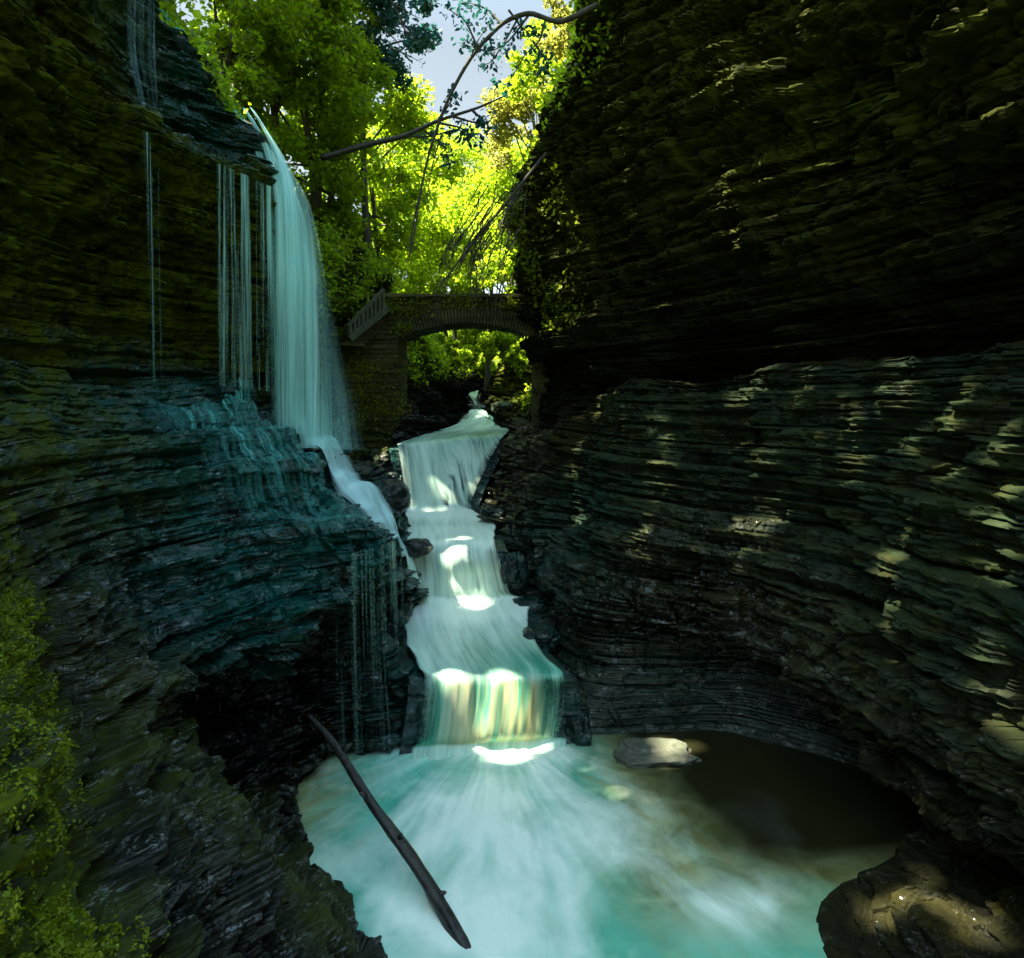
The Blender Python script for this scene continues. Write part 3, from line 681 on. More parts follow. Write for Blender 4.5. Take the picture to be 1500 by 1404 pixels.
pz = -6.0 + .045 * core * (1 + 1.2 * rad) + .02 * fbm(px * 1.2, py * 1.2, px * 0, 3) + .05 * foamP * np.exp(-((py - 11.5) / .5) ** 2)
pool = grid_mesh('pool_water', np.stack([px, py, pz], -1), M['pool'], attrs={'foam': foamP, 'olive': oliveP, 'deep': shadeP})
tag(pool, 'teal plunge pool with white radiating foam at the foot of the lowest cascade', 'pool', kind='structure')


# ------------------------------------------------------------------ tall waterfall and trickles
def sheet(rows, nr, nc, bulge=.25, jit=0.0, seed=0, off=0.0):
    pts = np.array([[P(*a), P(*b)] for a, b in rows])
    t = np.linspace(0, len(rows) - 1, nr)
    E = spline_rows(pts, np.arange(len(rows), dtype=float), t)
    u = np.linspace(0, 1, nc)
    V = E[:, :1] + (E[:, 1:] - E[:, :1]) * u[None, :, None]
    w = np.linalg.norm(E[:, 1] - E[:, 0], axis=1)[:, None]
    d = E[:, 1] - E[:, 0]
    nn = np.stack([d[:, 1], -d[:, 0], 0 * d[:, 0]], -1); nn /= np.linalg.norm(nn, axis=1, keepdims=True) + 1e-6
    hgt = np.concatenate([[0], np.cumsum(np.linalg.norm(np.diff(E.mean(1), axis=0), axis=1))])[:, None]
    amt = bulge * np.sin(np.pi * u)[None, :] * np.clip(w, 0, 1.5) + jit * fbm(u[None] * w * 4 + seed, hgt * .12, 0 * w + seed, 3) + off
    V = V + nn[:, None, :] * amt[..., None]
    fl = np.stack([u[None] * w + seed * 3.1, hgt + 0 * u[None], 0 * (u[None] + hgt)], -1)
    return V, fl, u[None] + 0 * hgt, hgt / hgt.max() + 0 * u[None]


fall_rows = [((352, 158, 15.2), (360, 163, 15.4)), ((364, 177, 15.0), (373, 181, 15.2)), ((380, 208, 14.75), (394, 214, 15.05)), ((396, 262, 14.5), (424, 276, 15.3)), ((401, 310, 14.35), (440, 328, 15.5)), ((403, 400, 14.3), (460, 400, 15.7)), ((406, 500, 14.3), (486, 500, 16.1)), ((408, 590, 14.3), (516, 595, 16.6)), ((410, 655, 14.3), (532, 660, 16.8))]
fall = empty('waterfall', tuple(P(460, 640, 15.5)))
tag(fall, 'tall veil of white teal water falling from the mossy upper ledge', 'waterfall')
for k, (sd, of, mat) in enumerate(((1, 0.0, 'veil'), (5, .35, 'veil'), (9, -.35, 'mist'))):
    V, fl, uu, vv = sheet(fall_rows, 160, 70, .3, .12, sd, of * .6)
    body = np.clip(bell(uu, -.02, .06, .20, .99 - .07 * k) + .12 * fbm(uu * 3 + sd, vv * 5, uu * 0 + sd, 3) * np.clip(vv * 3, 0, 1), 0, 1) ** 1.7 * np.interp(vv, [0, .03, .35, .7, 1], [2.2, 2.2, 1.45, 1.0, 1.15])
    body *= .85 + .5 * fbm(uu * 2 + sd, vv * 2, uu * 0, 3)
    grid_mesh('water_sheet' if mat == 'veil' else 'spray_sheet', V, M[mat], fall, {'flow': fl, 'body': np.clip(body, 0, 1.4)})
settle(fall)


def curtain(name, rows, mat, label, seed, top=.6, dens=1.0, nr=80, nc=60):
    V, fl, uu, vv = sheet(rows, nr, nc, .03, .05, seed)
    fl[..., 2] = seed
    body = dens * bell(uu, 0, .06, .94, 1) * np.interp(vv, [0, .5, 1], [1.0, top, top * .6])
    ob = grid_mesh(name, V, M[mat], None, {'flow': fl, 'body': body})
    tag(ob, label, 'waterfall', 'thin side trickles')


curtain('water_curtain', [((316, 238, 12.75), (408, 280, 14.0)), ((318, 400, 12.8), (408, 420, 14.05)), ((320, 565, 12.85), (408, 575, 14.1))], 'drip', 'curtain of thin drips hanging beside the tall waterfall under the mossy lip', 2, .7, 1.2)
curtain('water_curtain', [((183, -90, 11.6), (226, -90, 12.3)), ((184, 80, 11.5), (226, 60, 12.3)), ((200, 150, 11.4), (228, 140, 12.25)), ((212, 230, 11.4), (233, 240, 12.2))], 'blueveil', 'faint blue veil dropping from beyond the top of the dark cliff', 3, .9, .6)
curtain('water_curtain', [((208, 190, 11.1), (236, 205, 11.9)), ((212, 400, 11.1), (238, 400, 11.9)), ((216, 560, 11.2), (240, 560, 12.0))], 'drip', 'faint thread of water below the blue veil on the dark cliff', 7, .6, .9)
curtain('water_curtain', [((486, 818, 11.15), (590, 788, 12.1)), ((488, 950, 11.15), (596, 930, 12.05)), ((492, 1108, 11.2), (606, 1090, 11.75))], 'drip', 'trickles over the dark undercut rock face beside the lowest cascade', 4, .5, .45)

# the run-off channel from the fall to the stream, laid on the ledge
CH = [((404, 606, 15.0), (512, 632, 16.7)), ((425, 636, 14.7), (522, 655, 16.4)), ((450, 664, 14.5), (532, 676, 16.2)), ((490, 696, 14.3), (552, 704, 15.8)),
      ((528, 724, 14.2), (578, 738, 15.4)), ((556, 755, 14.4), (602, 772, 15.5)), ((574, 786, 14.6), (612, 800, 15.6)), ((584, 815, 14.9), (618, 830, 15.7)), ((590, 850, 15.2), (622, 862, 15.8))]


def draped(name, CH, nr, nc, mat, label, up, bfun, group=None, sm=3):
    pts = np.array([[P(*a), P(*b)] for a, b in CH])
    E = spline_rows(pts, np.arange(len(CH), dtype=float), np.linspace(0, len(CH) - 1, nr))
    u = np.linspace(0, 1, nc)
    V = E[:, :1] + (E[:, 1:] - E[:, :1]) * u[None, :, None]
    Z0 = V[..., 2].copy()
    for i in range(nr):
        for j in range(nc):
            q = drop(BL, V[i, j, 0], V[i, j, 1], Z0[i, j] + 1.6)
            V[i, j, 2] = Z0[i, j] if q is None else max(min(q + up, Z0[i, j] + .6), Z0[i, j] - .6)
    for _ in range(sm):
        Zp = np.pad(V[..., 2], 1, mode='edge')
        V[..., 2] = np.maximum(V[..., 2] * .4 + .6 * (Zp[:-2, 1:-1] + Zp[2:, 1:-1] + Zp[1:-1, :-2] + Zp[1:-1, 2:]) / 4, V[..., 2] - .02)
    V[..., 2] += up * np.sin(np.pi * u)[None, :] * .6 + .035 * fbm(V[..., 0] * 3, V[..., 1] * 3, V[..., 2], 3)
    wd = np.linalg.norm(E[:, 1] - E[:, 0], axis=1)[:, None]
    hg = np.concatenate([[0], np.cumsum(np.linalg.norm(np.diff(E.mean(1), axis=0), axis=1))])[:, None]
    fl = np.stack([u[None] * wd, hg + 0 * u[None], 0 * (u[None] + hg)], -1)
    bd = bfun(u[None, :] + 0 * hg, hg / hg.max() + 0 * u[None, :], fl)
    tag(grid_mesh(name, V, mat, None, {'flow': fl, 'body': bd}, flip=True), label, 'cascade', group, 'structure')


M['channel'] = veil_material('run-off water', (.66, .97, .95), 1.4, 7, .22, .50, .2)
M['rimfilm'] = veil_material('rim water film', (.20, .80, .75), 1.0, 6, .30, .55, .2)
M['film'] = veil_material('thin water film', (.16, .70, .62), .65, 6.0, .44, .62, .2)
draped('cascade', CH, 130, 46, M['channel'], 'bright diagonal run-off slide from the tall waterfall down to the stream', .19,
       lambda u, v, fl: np.clip(bell(u, 0, .4, .66, 1) * 1.7 + .6 * fbm(fl[..., 0] * 4, fl[..., 1] * .8, 0 * u, 3), 0, 1.4), 'cascades down the gorge', 12)
draped('cascade', [((228, -20, 15.4), (246, -20, 16.2)), ((262, 30, 15.3), (276, 30, 16.0)), ((300, 85, 15.2), (314, 88, 15.8)), ((338, 138, 15.1), (350, 142, 15.6)), ((358, 168, 15.0), (370, 176, 15.4))], 90, 16, M['rimfilm'],
       'thin cyan film of water sliding down the cliff rim into the tall waterfall', .07, lambda u, v, fl: bell(u, 0, .3, .7, 1) * 1.3, 'cascades down the gorge')
draped('cascade', [((196, 553, 12.2), (412, 590, 15.2)), ((230, 590, 11.7), (430, 640, 14.8)), ((290, 660, 11.4), (480, 692, 14.2)), ((350, 740, 11.2), (530, 735, 13.6)), ((420, 810, 11.0), (572, 785, 12.7))], 150, 120, M['film'],
       'thin teal film of water trickling down the stepped wet ledge', .05,
       lambda u, v, fl: np.clip(bell(u, 0, .3, .95, 1) * np.interp(v, [0, .06, .5, 1], [1.2, 1.0, .8, .35]) + .5 * fbm(fl[..., 0] * 2, fl[..., 1] * 1.5, 0 * u, 4) - .12, 0, 1.2), 'cascades down the gorge')

# ------------------------------------------------------------------ rocks, log
def rock(name, c, s, seed, mat, label, wet=.8, moss=0.0, algae=.2, rot=0.0, lump=0.0):
    n1, n2 = 60, 90
    a = np.linspace(-np.pi / 2, np.pi / 2, n1)[:, None]; b = np.linspace(0, 2 * np.pi, n2)[None, :]
    d = np.stack([np.cos(a) * np.cos(b), np.cos(a) * np.sin(b), np.sin(a) + 0 * b], -1)
    r = 1 + (.30 + lump) * fbm(d[..., 0] * 1.3 + seed, d[..., 1] * 1.3, d[..., 2] * 1.3, 4) + .06 * fbm(d[..., 0] * 6 + seed, d[..., 1] * 6, d[..., 2] * 14, 3)
    k = .85
    d2 = np.sign(d) * np.abs(d) ** k
    g = d2 * r[..., None] * np.asarray(s)
    ca, sa = math.cos(rot), math.sin(rot)
    g = g @ np.array([[ca, sa, 0], [-sa, ca, 0], [0, 0, 1]])
    o = np.ones(g.shape[:2])
    ob = grid_mesh(name, g, mat, None, {'wet': wet * o, 'moss': moss * o, 'algae': algae * o})
    ob.location = c
    tag(ob, label, 'rock')
    return ob


rock('boulder', P(610, 802, 15.7), (.34, .4, .2), 3, M['boulder'], 'small dark boulder where the diagonal run-off slide meets the stream', algae=.1)
rock('boulder', P(572, 735, 17.0), (.42, .9, .5), 5, M['boulder'], 'large smooth dark boulder above the diagonal run-off slide', algae=.1)
rock('boulder', P(815, 845, 16.3), (.5, .5, .55), 15, M['boulder'], 'rounded grey green boulder on the stream bank under the layered cliff', algae=.5)
rock('boulder', P(775, 888, 15.9), (.45, .35, .2), 16, M['boulder'], 'low wet rock under foam beside the middle cascade', algae=.4)
rock('boulder', P(752, 838, 16.2), (.30, .4, .42), 41, M['boulder'], 'dark wet block of shale edging the middle cascade on the shaded side', algae=.4, lump=.3)
rock('boulder', P(722, 752, 18.9), (.30, .45, .16), 43, M['boulder'], 'low dark slab between slanting and middle cascades', algae=.2, lump=.3)
rock('boulder', P(792, 935, 14.1), (.34, .45, .22), 45, M['boulder'], 'dark wedge of wet rock pinching the blue white stream run', algae=.4, lump=.3)
rock('boulder', P(846, 1072, 12.2), (.22, .3, .35), 47, M['boulder'], 'dark wet rock at the foot of the lowest cascade under the shaded cliff', algae=.4, lump=.3)
rock('boulder', P(588, 905, 14.9), (.24, .5, .3), 49, M['boulder'], 'dark rock beside the stream below the diagonal run-off slide', algae=.6, lump=.3)
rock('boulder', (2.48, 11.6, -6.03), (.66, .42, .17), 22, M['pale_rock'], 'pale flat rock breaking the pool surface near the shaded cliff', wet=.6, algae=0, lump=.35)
rock('boulder', P(698, 598, 32.6), (.42, .3, .17), 33, M['boulder'], 'small dark rock parting the two far cascades', algae=.5, lump=.3)
rock('boulder', P(735, 597, 31), (.5, .5, .25), 31, M['boulder'], 'flat rock beside the low fan shaped cascade under the arch', moss=.4)

# leaning dead trunk
a, b = P(452, 1052, 10.3), np.array([-.42, 7.45, -6.08])
tt = np.linspace(0, 1, 60)
lp = a + (b - a) * tt[:, None]
lp[:, 0] += .10 * np.sin(tt * 3.0) * 1 + .03 * np.sin(tt * 11); lp[:, 2] += .05 * np.sin(tt * 5 + 1)
lr = np.interp(tt, [0, .15, .6, 1], [.035, .05, .070, .078]) * (1 + .12 * np.exp(-((tt - .78) / .02) ** 2))
Vt, Ft = tube(lp, lr, 22, .34, 3)
log = empty('fallen_log', tuple(b))
tag(log, 'long dark bare log leaning from the cliff foot into the pool', 'log')
s = Soup(); s.add(Vt, Ft); s.build('trunk', M['deadwood'], log)
s = Soup()
for q, dv in ((.79, (.13, -.02, .06)), (.42, (-.1, -.06, .1)), (.22, (.16, .02, .12)), (.58, (.05, -.05, .12))):
    i = int(q * 59)
    s = Soup(); s.add(*tube(np.array([lp[i], lp[i] + np.array(dv) * .7, lp[i] + np.array(dv)]), [.045, .03, .014], 8, .2, 2)); s.build('branch_stub', M['deadwood'], log)
settle(log)

# ------------------------------------------------------------------ sun and dapples
SUN_AZ, SUN_EL = math.radians(-100), math.radians(68)
SD = np.array([math.sin(SUN_AZ) * math.cos(SUN_EL), math.cos(SUN_AZ) * math.cos(SUN_EL), math.sin(SUN_EL)])
DAP = [(642, 698, 20.1, .20), (628, 728, 19.8, .22), (670, 832, 16.08, .38), (684, 858, 15.95, .28), (710, 1034, 11.70, .34), (736, 1042, 11.68, .32), (985, 1102, 11.7, .38), (1000, 560, 15, .14), (1180, 560, 11.5, .14), (1250, 640, 10, .14), (1330, 640, 9, .14), (1400, 600, 8.4, .14), (905, 645, 17.5, .16), (940, 800, 14, .14), (1150, 755, 11, .14), (1110, 800, 11.5, .14), (1320, 870, 9, .14), (1480, 1060, 6.9, .14), (1112, 560, 12.8, .12), (1095, 590, 12.6, .12), (1080, 612, 12.5, .1),
       (975, 645, 15.2, .12), (962, 680, 15, .12), (852, 765, 17, .12), (850, 740, 17.2, .12), (720, 735, 20, .18), (705, 700, 20.4, .15), (735, 760, 18.5, .15), (880, 580, 18.8, .14), (850, 610, 19, .14), (840, 660, 18.5, .12), (545, 665, 20.3, .5), (570, 690, 20.1, .35), (520, 655, 20.5, .4),
       (1300, 1335, 7.6, .2), (1350, 1300, 7.9, .16), (1420, 1350, 7.4, .14), (1300, 100, 8.6, 0.25), (1275, 135, 8.8, 0.23), (1235, 160, 9.2, 0.22), (1180, 165, 9.6, 0.25), (1150, 205, 10, 0.28), (1105, 215, 11, 0.23), (1110, 250, 11, 0.22), (1075, 262, 12, 0.25), (1060, 300, 12, 0.20), (1085, 345, 12, 0.19), (1200, 80, 9.4, 0.19), (1470, 55, 7.4, 0.20), (1430, 95, 7.6, 0.19), (1070, 150, 11.5, 0.19), (850, 300, 21.3, .45), (832, 335, 21.3, .4), (850, 365, 21, .45), (862, 400, 21.0, .42), (856, 440, 20.8, .42), (862, 475, 20.6, .35), (930, 275, 18, .16),
       (1310, 530, 8.8, .12), (1210, 640, 10.5, .12), (1480, 760, 7.2, .14), (12, 860, 4.0, .14), (25, 935, 4.0, .15), (45, 1035, 4.0, .13), (15, 1115, 3.9, .14), (50, 1190, 3.8, .12), (20, 1290, 3.7, .12), (775, 470, 24.0, .2), (540, 600, 23.9, .3), (390, 440, 14.6, .3), (380, 520, 14.6, .25)]


def dap_point(k, u, v, y):
    if k < 7: return P(u, v, y)                                      # on the water
    d = Vector(((u - 750) / F, 1, (590 - v) / F)).normalized()
    hs = [h[0] for h in (BL.ray_cast(Vector((0, 0, 0)), d), BR.ray_cast(Vector((0, 0, 0)), d)) if h[0] is not None]
    hs = [np.array(h) for h in hs if abs(h.y - y) < 3.0]
    return min(hs, key=lambda h: h[1]) if hs else P(u, v, y)


DQ = np.array([dap_point(k, u, v, y) for k, (u, v, y, r) in enumerate(DAP)]); DR = np.array([d[3] if k < 7 else max(d[3] * 1.15, .23) for k, d in enumerate(DAP)])


def keep(p):
    """leaf positions that leave the gaps through which the sun reaches the gorge"""
    m = np.ones(len(p), bool)
    rg = np.random.default_rng(len(p)); rk, rk2 = rg.random(len(p)), rg.random(len(p))
    e1 = np.cross(SD, [0, 0, 1.0]); e1 /= np.linalg.norm(e1); e2 = np.cross(SD, e1)
    for k, (q, r) in enumerate(zip(DQ, DR)):
        w = p - q
        al = w @ SD
        d = np.linalg.norm(w - al[:, None] * SD, axis=1)
        an = np.arctan2(w @ e1, w @ e2)
        d = d / (1 + .32 * np.sin(2 * an + k * 1.7) + .24 * np.sin(3 * an + k * 2.9) + .18 * np.sin(5 * an + k))
        m &= ~((d < r * (1.1 + .35 * rk) + .05) & (al > 1.5) & (rk2 < .996))
    return m


# ------------------------------------------------------------------ leaves and trees
def leaves(name, pts, size, mat, parent=None, rng=None, up=.5, shape='diamond', droop=0.0):
    n = len(pts)
    rng = rng or R
    nrm = rng.normal(size=(n, 3)); nrm[:, 2] += up * 2
    nrm /= np.linalg.norm(nrm, axis=1, keepdims=True)
    a = rng.normal(size=(n, 3)); a[:, 2] -= droop
    a -= (a * nrm).sum(1, keepdims=True) * nrm
    a /= np.linalg.norm(a, axis=1, keepdims=True) + 1e-9
    b = np.cross(nrm, a)
    sz = (size * rng.uniform(.6, 1.35, n))[:, None]
    if shape == 'diamond':
        V = np.stack([pts - a * sz * .5, pts + b * sz * .34 + nrm * sz * .08, pts + a * sz * .5, pts - b * sz * .34 + nrm * sz * .08], 1)
        Fc = np.arange(n * 4).reshape(n, 4)
    else:
        V = np.stack([pts - a * sz * .5, pts - a * sz * .15 + b * sz * .30 + nrm * sz * .06, pts + a * sz * .2 + b * sz * .22 + nrm * sz * .05, pts + a * sz * .55 - nrm * sz * .08,
                      pts + a * sz * .2 - b * sz * .22 + nrm * sz * .05, pts - a * sz * .15 - b * sz * .30 + nrm * sz * .06], 1)
        Fc = np.arange(n * 6).reshape(n, 6)
    return new_mesh(name, V.reshape(-1, 3), Fc, mat, parent, smooth=False)


def tree(c, rx, rz, nleaf, size, mat, label, seed, base=None, cat='tree', nclump=None, trunk_r=.16, group='trees above the gorge', name='broadleaf_tree', carve=True):
    rng = np.random.default_rng(seed)
    c = np.asarray(c, float)
    if base is None:
        bx, by = c[0] + rng.uniform(-.5, .5), c[1] + rng.uniform(0, 1)
        base = np.array([bx, by, min(ground_z(bx, by), c[2] - .6 * rz)])
    base = np.asarray(base, float)
    t = empty(name, tuple(base))
    tag(t, label, cat, group)
    nclump = nclump or max(22, int(44 * (rx / 3.0)))
    d = rng.normal(size=(nclump, 3)); d /= np.linalg.norm(d, axis=1, keepdims=True)
    rad = rng.uniform(.35, 1.0, nclump) ** .6
    cc = c + d * rad[:, None] * np.array([rx, rx, rz])
    cr = rng.uniform(.16, .36, nclump) * rx
    k = rng.choice(nclump, nleaf, p=cr**2 / (cr**2).sum())
    p = rng.normal(size=(nleaf, 3))
    p /= np.linalg.norm(p, axis=1, keepdims=True)
    p *= (rng.random(nleaf) ** .45)[:, None]
    p = cc[k] + p * cr[k][:, None] * np.array([1, 1, .8])
    p[:, 2] -= .04 * ((p[:, 0] - cc[k][:, 0])**2 + (p[:, 1] - cc[k][:, 1])**2)
    if carve: p = p[keep(p)]
    leaves('crown', p, size, mat, t, rng)
    s = Soup()
    top = c + np.array([rng.uniform(-.3, .3), rng.uniform(-.3, .3), rz * .55])
    q = np.linspace(0, 1, 12)[:, None]
    mid = base + (top - base) * q
    mid[:, :2] += (.10 * np.linalg.norm(top - base)) * (np.sin(q * 3.1) * rng.normal(size=2) * .4)
    mid[0] -= np.array([0, 0, .4])
    s.add(*tube(mid, np.interp(q[:, 0], [0, .08, 1], [trunk_r * 1.5, trunk_r, trunk_r * .25]), 9, .15, seed))
    for j in rng.choice(nclump, min(nclump, 9), replace=False):
        f = rng.uniform(.35, .85)
        st = base + (top - base) * f
        i = int(f * 11); st = mid[i]
        m2 = (st + cc[j]) / 2 + np.array([0, 0, .12 * rx])
        qq = np.linspace(0, 1, 7)[:, None]
        br = (1 - qq)**2 * st + 2 * qq * (1 - qq) * m2 + qq**2 * cc[j]
        s.add(*tube(br, np.linspace(trunk_r * .45, .015, 7), 6))
    s.build('trunk', M['bark'], t)
    settle(t)
    return t


WHERE = None
TREES = [  # u, v, y, rx, rz, leaves, size, mat, label
    (300, 70, 21, 2.4, 2.6, 'leaf_a', 'dark leafy tree leaning over the top of the tall waterfall'),
    (390, 30, 23, 2.8, 3.0, 'leaf_a', 'full green tree rising directly above the head of the tall waterfall'),
    (470, 60, 25, 2.8, 3.4, 'leaf_a', 'dense green tree on the wooded slope between waterfall and open sky'),
    (545, 40, 27, 2.4, 3.6, 'leaf_t', 'blue green tree at the edge of the open sky above the waterfall slope'),
    (440, 170, 24, 2.6, 2.4, 'leaf_a', 'mid green tree half way down the slope right of the waterfall head'),
    (520, 170, 29, 3.0, 2.6, 'leaf_b', 'sunny green tree beneath the blue green one on the waterfall slope'),
    (560, 230, 34, 3.2, 2.6, 'leaf_b', 'yellow green tree low beside the open sky on the slope'),
    (470, 270, 25, 2.2, 1.9, 'leaf_a', 'shaded low tree on the mossy bank beside the falling veil'),
    (545, 320, 29, 2.2, 2.2, 'leaf_a', 'bushy green tree behind the stair railing and above the bridge end'),
    (600, 330, 40, 3.2, 3.2, 'leaf_b', 'bright tree over the middle of the bridge parapet, partly behind bare twigs'),
    (655, 350, 46, 4.0, 3.6, 'leaf_b', 'brightest backlit tree seen through bare twigs above the bridge'),
    (720, 360, 42, 3.4, 3.0, 'leaf_b', 'backlit yellow green tree above the bridge end by the shaded cliff'),
    (615, 235, 54, 4.0, 3.6, 'leaf_a', 'distant green tree under the open sky beyond the bridge'),
    (690, 265, 60, 4.2, 3.8, 'leaf_b', 'distant tree at the bottom of the sky gap'),
    (755, 280, 46, 3.2, 3.0, 'leaf_b', 'tree tucked against the rim of the shaded cliff beyond the bridge'),
    (775, 190, 40, 2.8, 3.0, 'leaf_y', 'golden tree at the lower edge of the shaded cliff rim'),
    (815, 110, 36, 2.6, 2.8, 'leaf_b', 'yellow green tree high on the shaded cliff rim beside the sky'),
    (845, 30, 30, 2.0, 2.4, 'leaf_y', 'topmost golden tree on the shaded cliff rim at the photo top'),
    (745, 405, 37, 1.9, 1.6, 'leaf_b', 'low backlit tree filling the gap between parapet and shaded cliff'),
    (650, 425, 40, 2.2, 1.6, 'leaf_b', 'low bright thicket tree just above the middle of the parapet'),
    (330, 160, 20, 1.5, 1.5, 'leaf_a', 'small bushy tree right at the head of the tall waterfall'),
    (585, 425, 38, 2.4, 1.6, 'leaf_b', 'low bright tree just above the stair end of the bridge'),
]
for i, (u, v, yy, rx, rz, mt, lab) in enumerate(TREES):
    dens = 2600 if yy < 32 else 1500
    tree(P(u, v, yy), rx, rz, int(dens * rx * rz * .48), .20 if yy < 32 else .27, M[mt], lab, 100 + i, group='trees above the gorge', carve=False if yy > 36 else True)
# shrubs seen under the arch
for i, (u, v, yy, rx, mt, lab) in enumerate([(735, 505, 36, 1.3, 'leaf_b', 'bright green bush framed by the arch crown'), (640, 515, 34, 1.2, 'leaf_a', 'dark green bush under the arch on the mossy bank'),
                                             (772, 520, 31, .8, 'leaf_b', 'sunlit small bush at the arch opening beside the shaded cliff'), (690, 535, 48, 1.8, 'leaf_b', 'pale distant bush over the far narrow cascade'),
                                             (605, 500, 31, .7, 'leaf_b', 'sunlit moss bush hanging just inside the pier side of the arch'), (700, 480, 52, 2.6, 'leaf_a', 'distant shady bush behind the arch crown')]):
    tree(P(u, v, yy), rx, rx * .75, int(5200 * rx * rx), .15, M[mt], lab, 300 + i, cat='bush', name='bush', trunk_r=.05, group='bushes under the arch', carve=False)
# unseen trees added on the rim to shade the gorge, with gaps for dapples
SHADE_TREES = [(-4.5, 3.5), (-9.5, 3), (-14.5, 3.5), (-3.5, 8.5), (-8.5, 8.5), (-13.5, 8.5), (-17.5, 8), (-3.5, 13.5), (-8.2, 13.5), (-13, 13.5), (-17.2, 13), (-4.2, 18.4), (-9, 18.2), (-13.8, 18.4), (-17.8, 18), (-12, 22.4), (-7.5, 21.8)]
for i, (cx, cy) in enumerate(SHADE_TREES):
    rg = np.random.default_rng(900 + i)
    bx, by = min(cx, -8.5) - rg.uniform(.2, 1.5), cy + rg.uniform(-1, 1)
    tree((cx, cy, 31 + rg.uniform(-.6, .9)), 3.6, 2.1, 9500, .42, M['leaf_a'], 'unseen tall tree added on the waterfall side rim to shade the gorge', 500 + i, base=(bx, by, max(ground_z(bx, by), 9.0)), nclump=64, group='unseen shade trees added on the rim')

# low growth on the slopes ------------------------------------------------------------
def scatter(Gd, mask, n, jit, rng):
    w = mask.ravel().astype(float)
    k = rng.choice(len(w), n, p=w / w.sum())
    return Gd.reshape(-1, 3)[k] + rng.normal(size=(n, 3)) * jit


rng = np.random.default_rng(55)
TP, TL = tpL[:, None] + 0 * tlL[None, :], tlL[None, :] - 1 + 0 * tpL[:, None]
nz = fbm(GL[..., 0] * .9, GL[..., 1] * .9, GL[..., 2] * .9, 4)
patch = np.clip(nz * 2.2 + .45, 0, 1)
mk = patch * (bell(TP, 7.6, 8.6, 12, 13) * bell(TL, 5.6, 6.3, 10, 11) + bell(TP, 9.8, 10.2, 12, 13) * bell(TL, 4.6, 5.2, 6, 7) + 1.2 * bell(TP, 4.4, 5.2, 12, 13) * bell(TL, 9.6, 10.2, 13, 14))
p = scatter(GL, mk, 130000, .16, rng); p = p[keep(p)]
tag(leaves('undergrowth', p, .15, M['leaf_b'], None, rng, .4), 'leafy undergrowth clothing the slope between waterfall and bridge', 'undergrowth', kind='stuff')
hs = scatter(HL, (np.abs(HL[..., 1] - 30) < 32) * (HL[..., 0] > -30), 60000, .5, rng)
tag(leaves('undergrowth', hs, .3, M['leaf_b'], None, rng, .4), 'undergrowth under the trees on the hill above the waterfall', 'undergrowth', kind='stuff')
TPr, TLr = tpR[:, None] + 0 * tlR[None, :], tlR[None, :] + 0 * tpR[:, None]
nzr = np.clip(fbm(GR[..., 0] * 1.1, GR[..., 1] * 1.1, GR[..., 2] * 1.1, 4) * 2.4 + .4, 0, 1)
pv = (GR[..., 1] > 18) * (GR[..., 1] < 22.6) * (GR[..., 2] > 2.0) * (GR[..., 2] < 6.6) * (TPr > 6.8) * (TPr < 8.6) * np.clip(fbm(GR[..., 0] * 1.6, GR[..., 1] * 1.6, GR[..., 2] * .7, 3) * 3 + .3, 0, 1)
pc = scatter(GR, pv, 5200, .10, rng)
tag(leaves('ivy', pc, .12, M['leaf_m'], None, rng, .2), 'sunlit creeper patch hanging on the shaded cliff corner beside the bridge', 'ivy', kind='stuff')
mk = nzr * (1.0 * bell(TPr, 8.35, 8.7, 12, 13) * bell(TLr, 4.6, 5.2, 8, 9) + .8 * bell(TPr, 8.0, 8.4, 8.7, 9) * bell(TLr, 6.2, 6.8, 8.5, 9) + bell(TPr, 8.75, 9.1, 12, 13) * bell(TLr, 4.5, 5.5, 9, 10) + bell(TPr, 4.6, 5.2, 12, 13) * bell(TLr, 9.3, 10, 13, 14))
p = scatter(GR, mk, 42000, .12, rng)
tag(leaves('ivy', p, .17, M['leaf_b'], None, rng, .3), 'green ivy and creepers spilling over the shaded cliff rim', 'ivy', kind='stuff')
bk = scatter(HB, (HB[..., 1] < 130), 50000, .9, rng)
tag(leaves('undergrowth', bk, .7, M['leaf_b'], None, rng, .4), 'far wood of the valley side beyond the bridge', 'undergrowth', kind='stuff')

# ------------------------------------------------------------------ bridge
br = empty('stone_bridge', (-1.7, 24.9, -1.1))
tag(br, 'small mossy stone arch footbridge across the gorge behind the cascades', 'bridge')


def masonry(xz_fn, nx, nz, y, fy, seed, course=.17, name='wall', parent=None, moss=.5):
    """a course-laid stone face: xz_fn(a,b)->x,z ; blocks stand a little proud or recessed"""
    a, b = np.meshgrid(np.linspace(0, 1, nx), np.linspace(0, 1, nz), indexing='xy')
    X, Z = xz_fn(a, b)
    ci = np.floor(Z / course + 100).astype(np.int64)
    bl = .35 + .3 * h1(ci, seed)
    s_ = X / bl + h1(ci, 4) * 5
    bi = np.floor(s_).astype(np.int64)
    fz = Z / course + 100 - ci; fx = s_ - bi
    e = np.maximum(np.abs(2 * fz - 1) ** 8, np.abs(2 * fx - 1) ** 16)
    off = .05 * (h1(bi + ci * 57, 7) * 2 - 1) - .05 * e + .02 * fbm(X * 6, Z * 12, X * 0, 3)
    return X, y - fy * off, Z, off


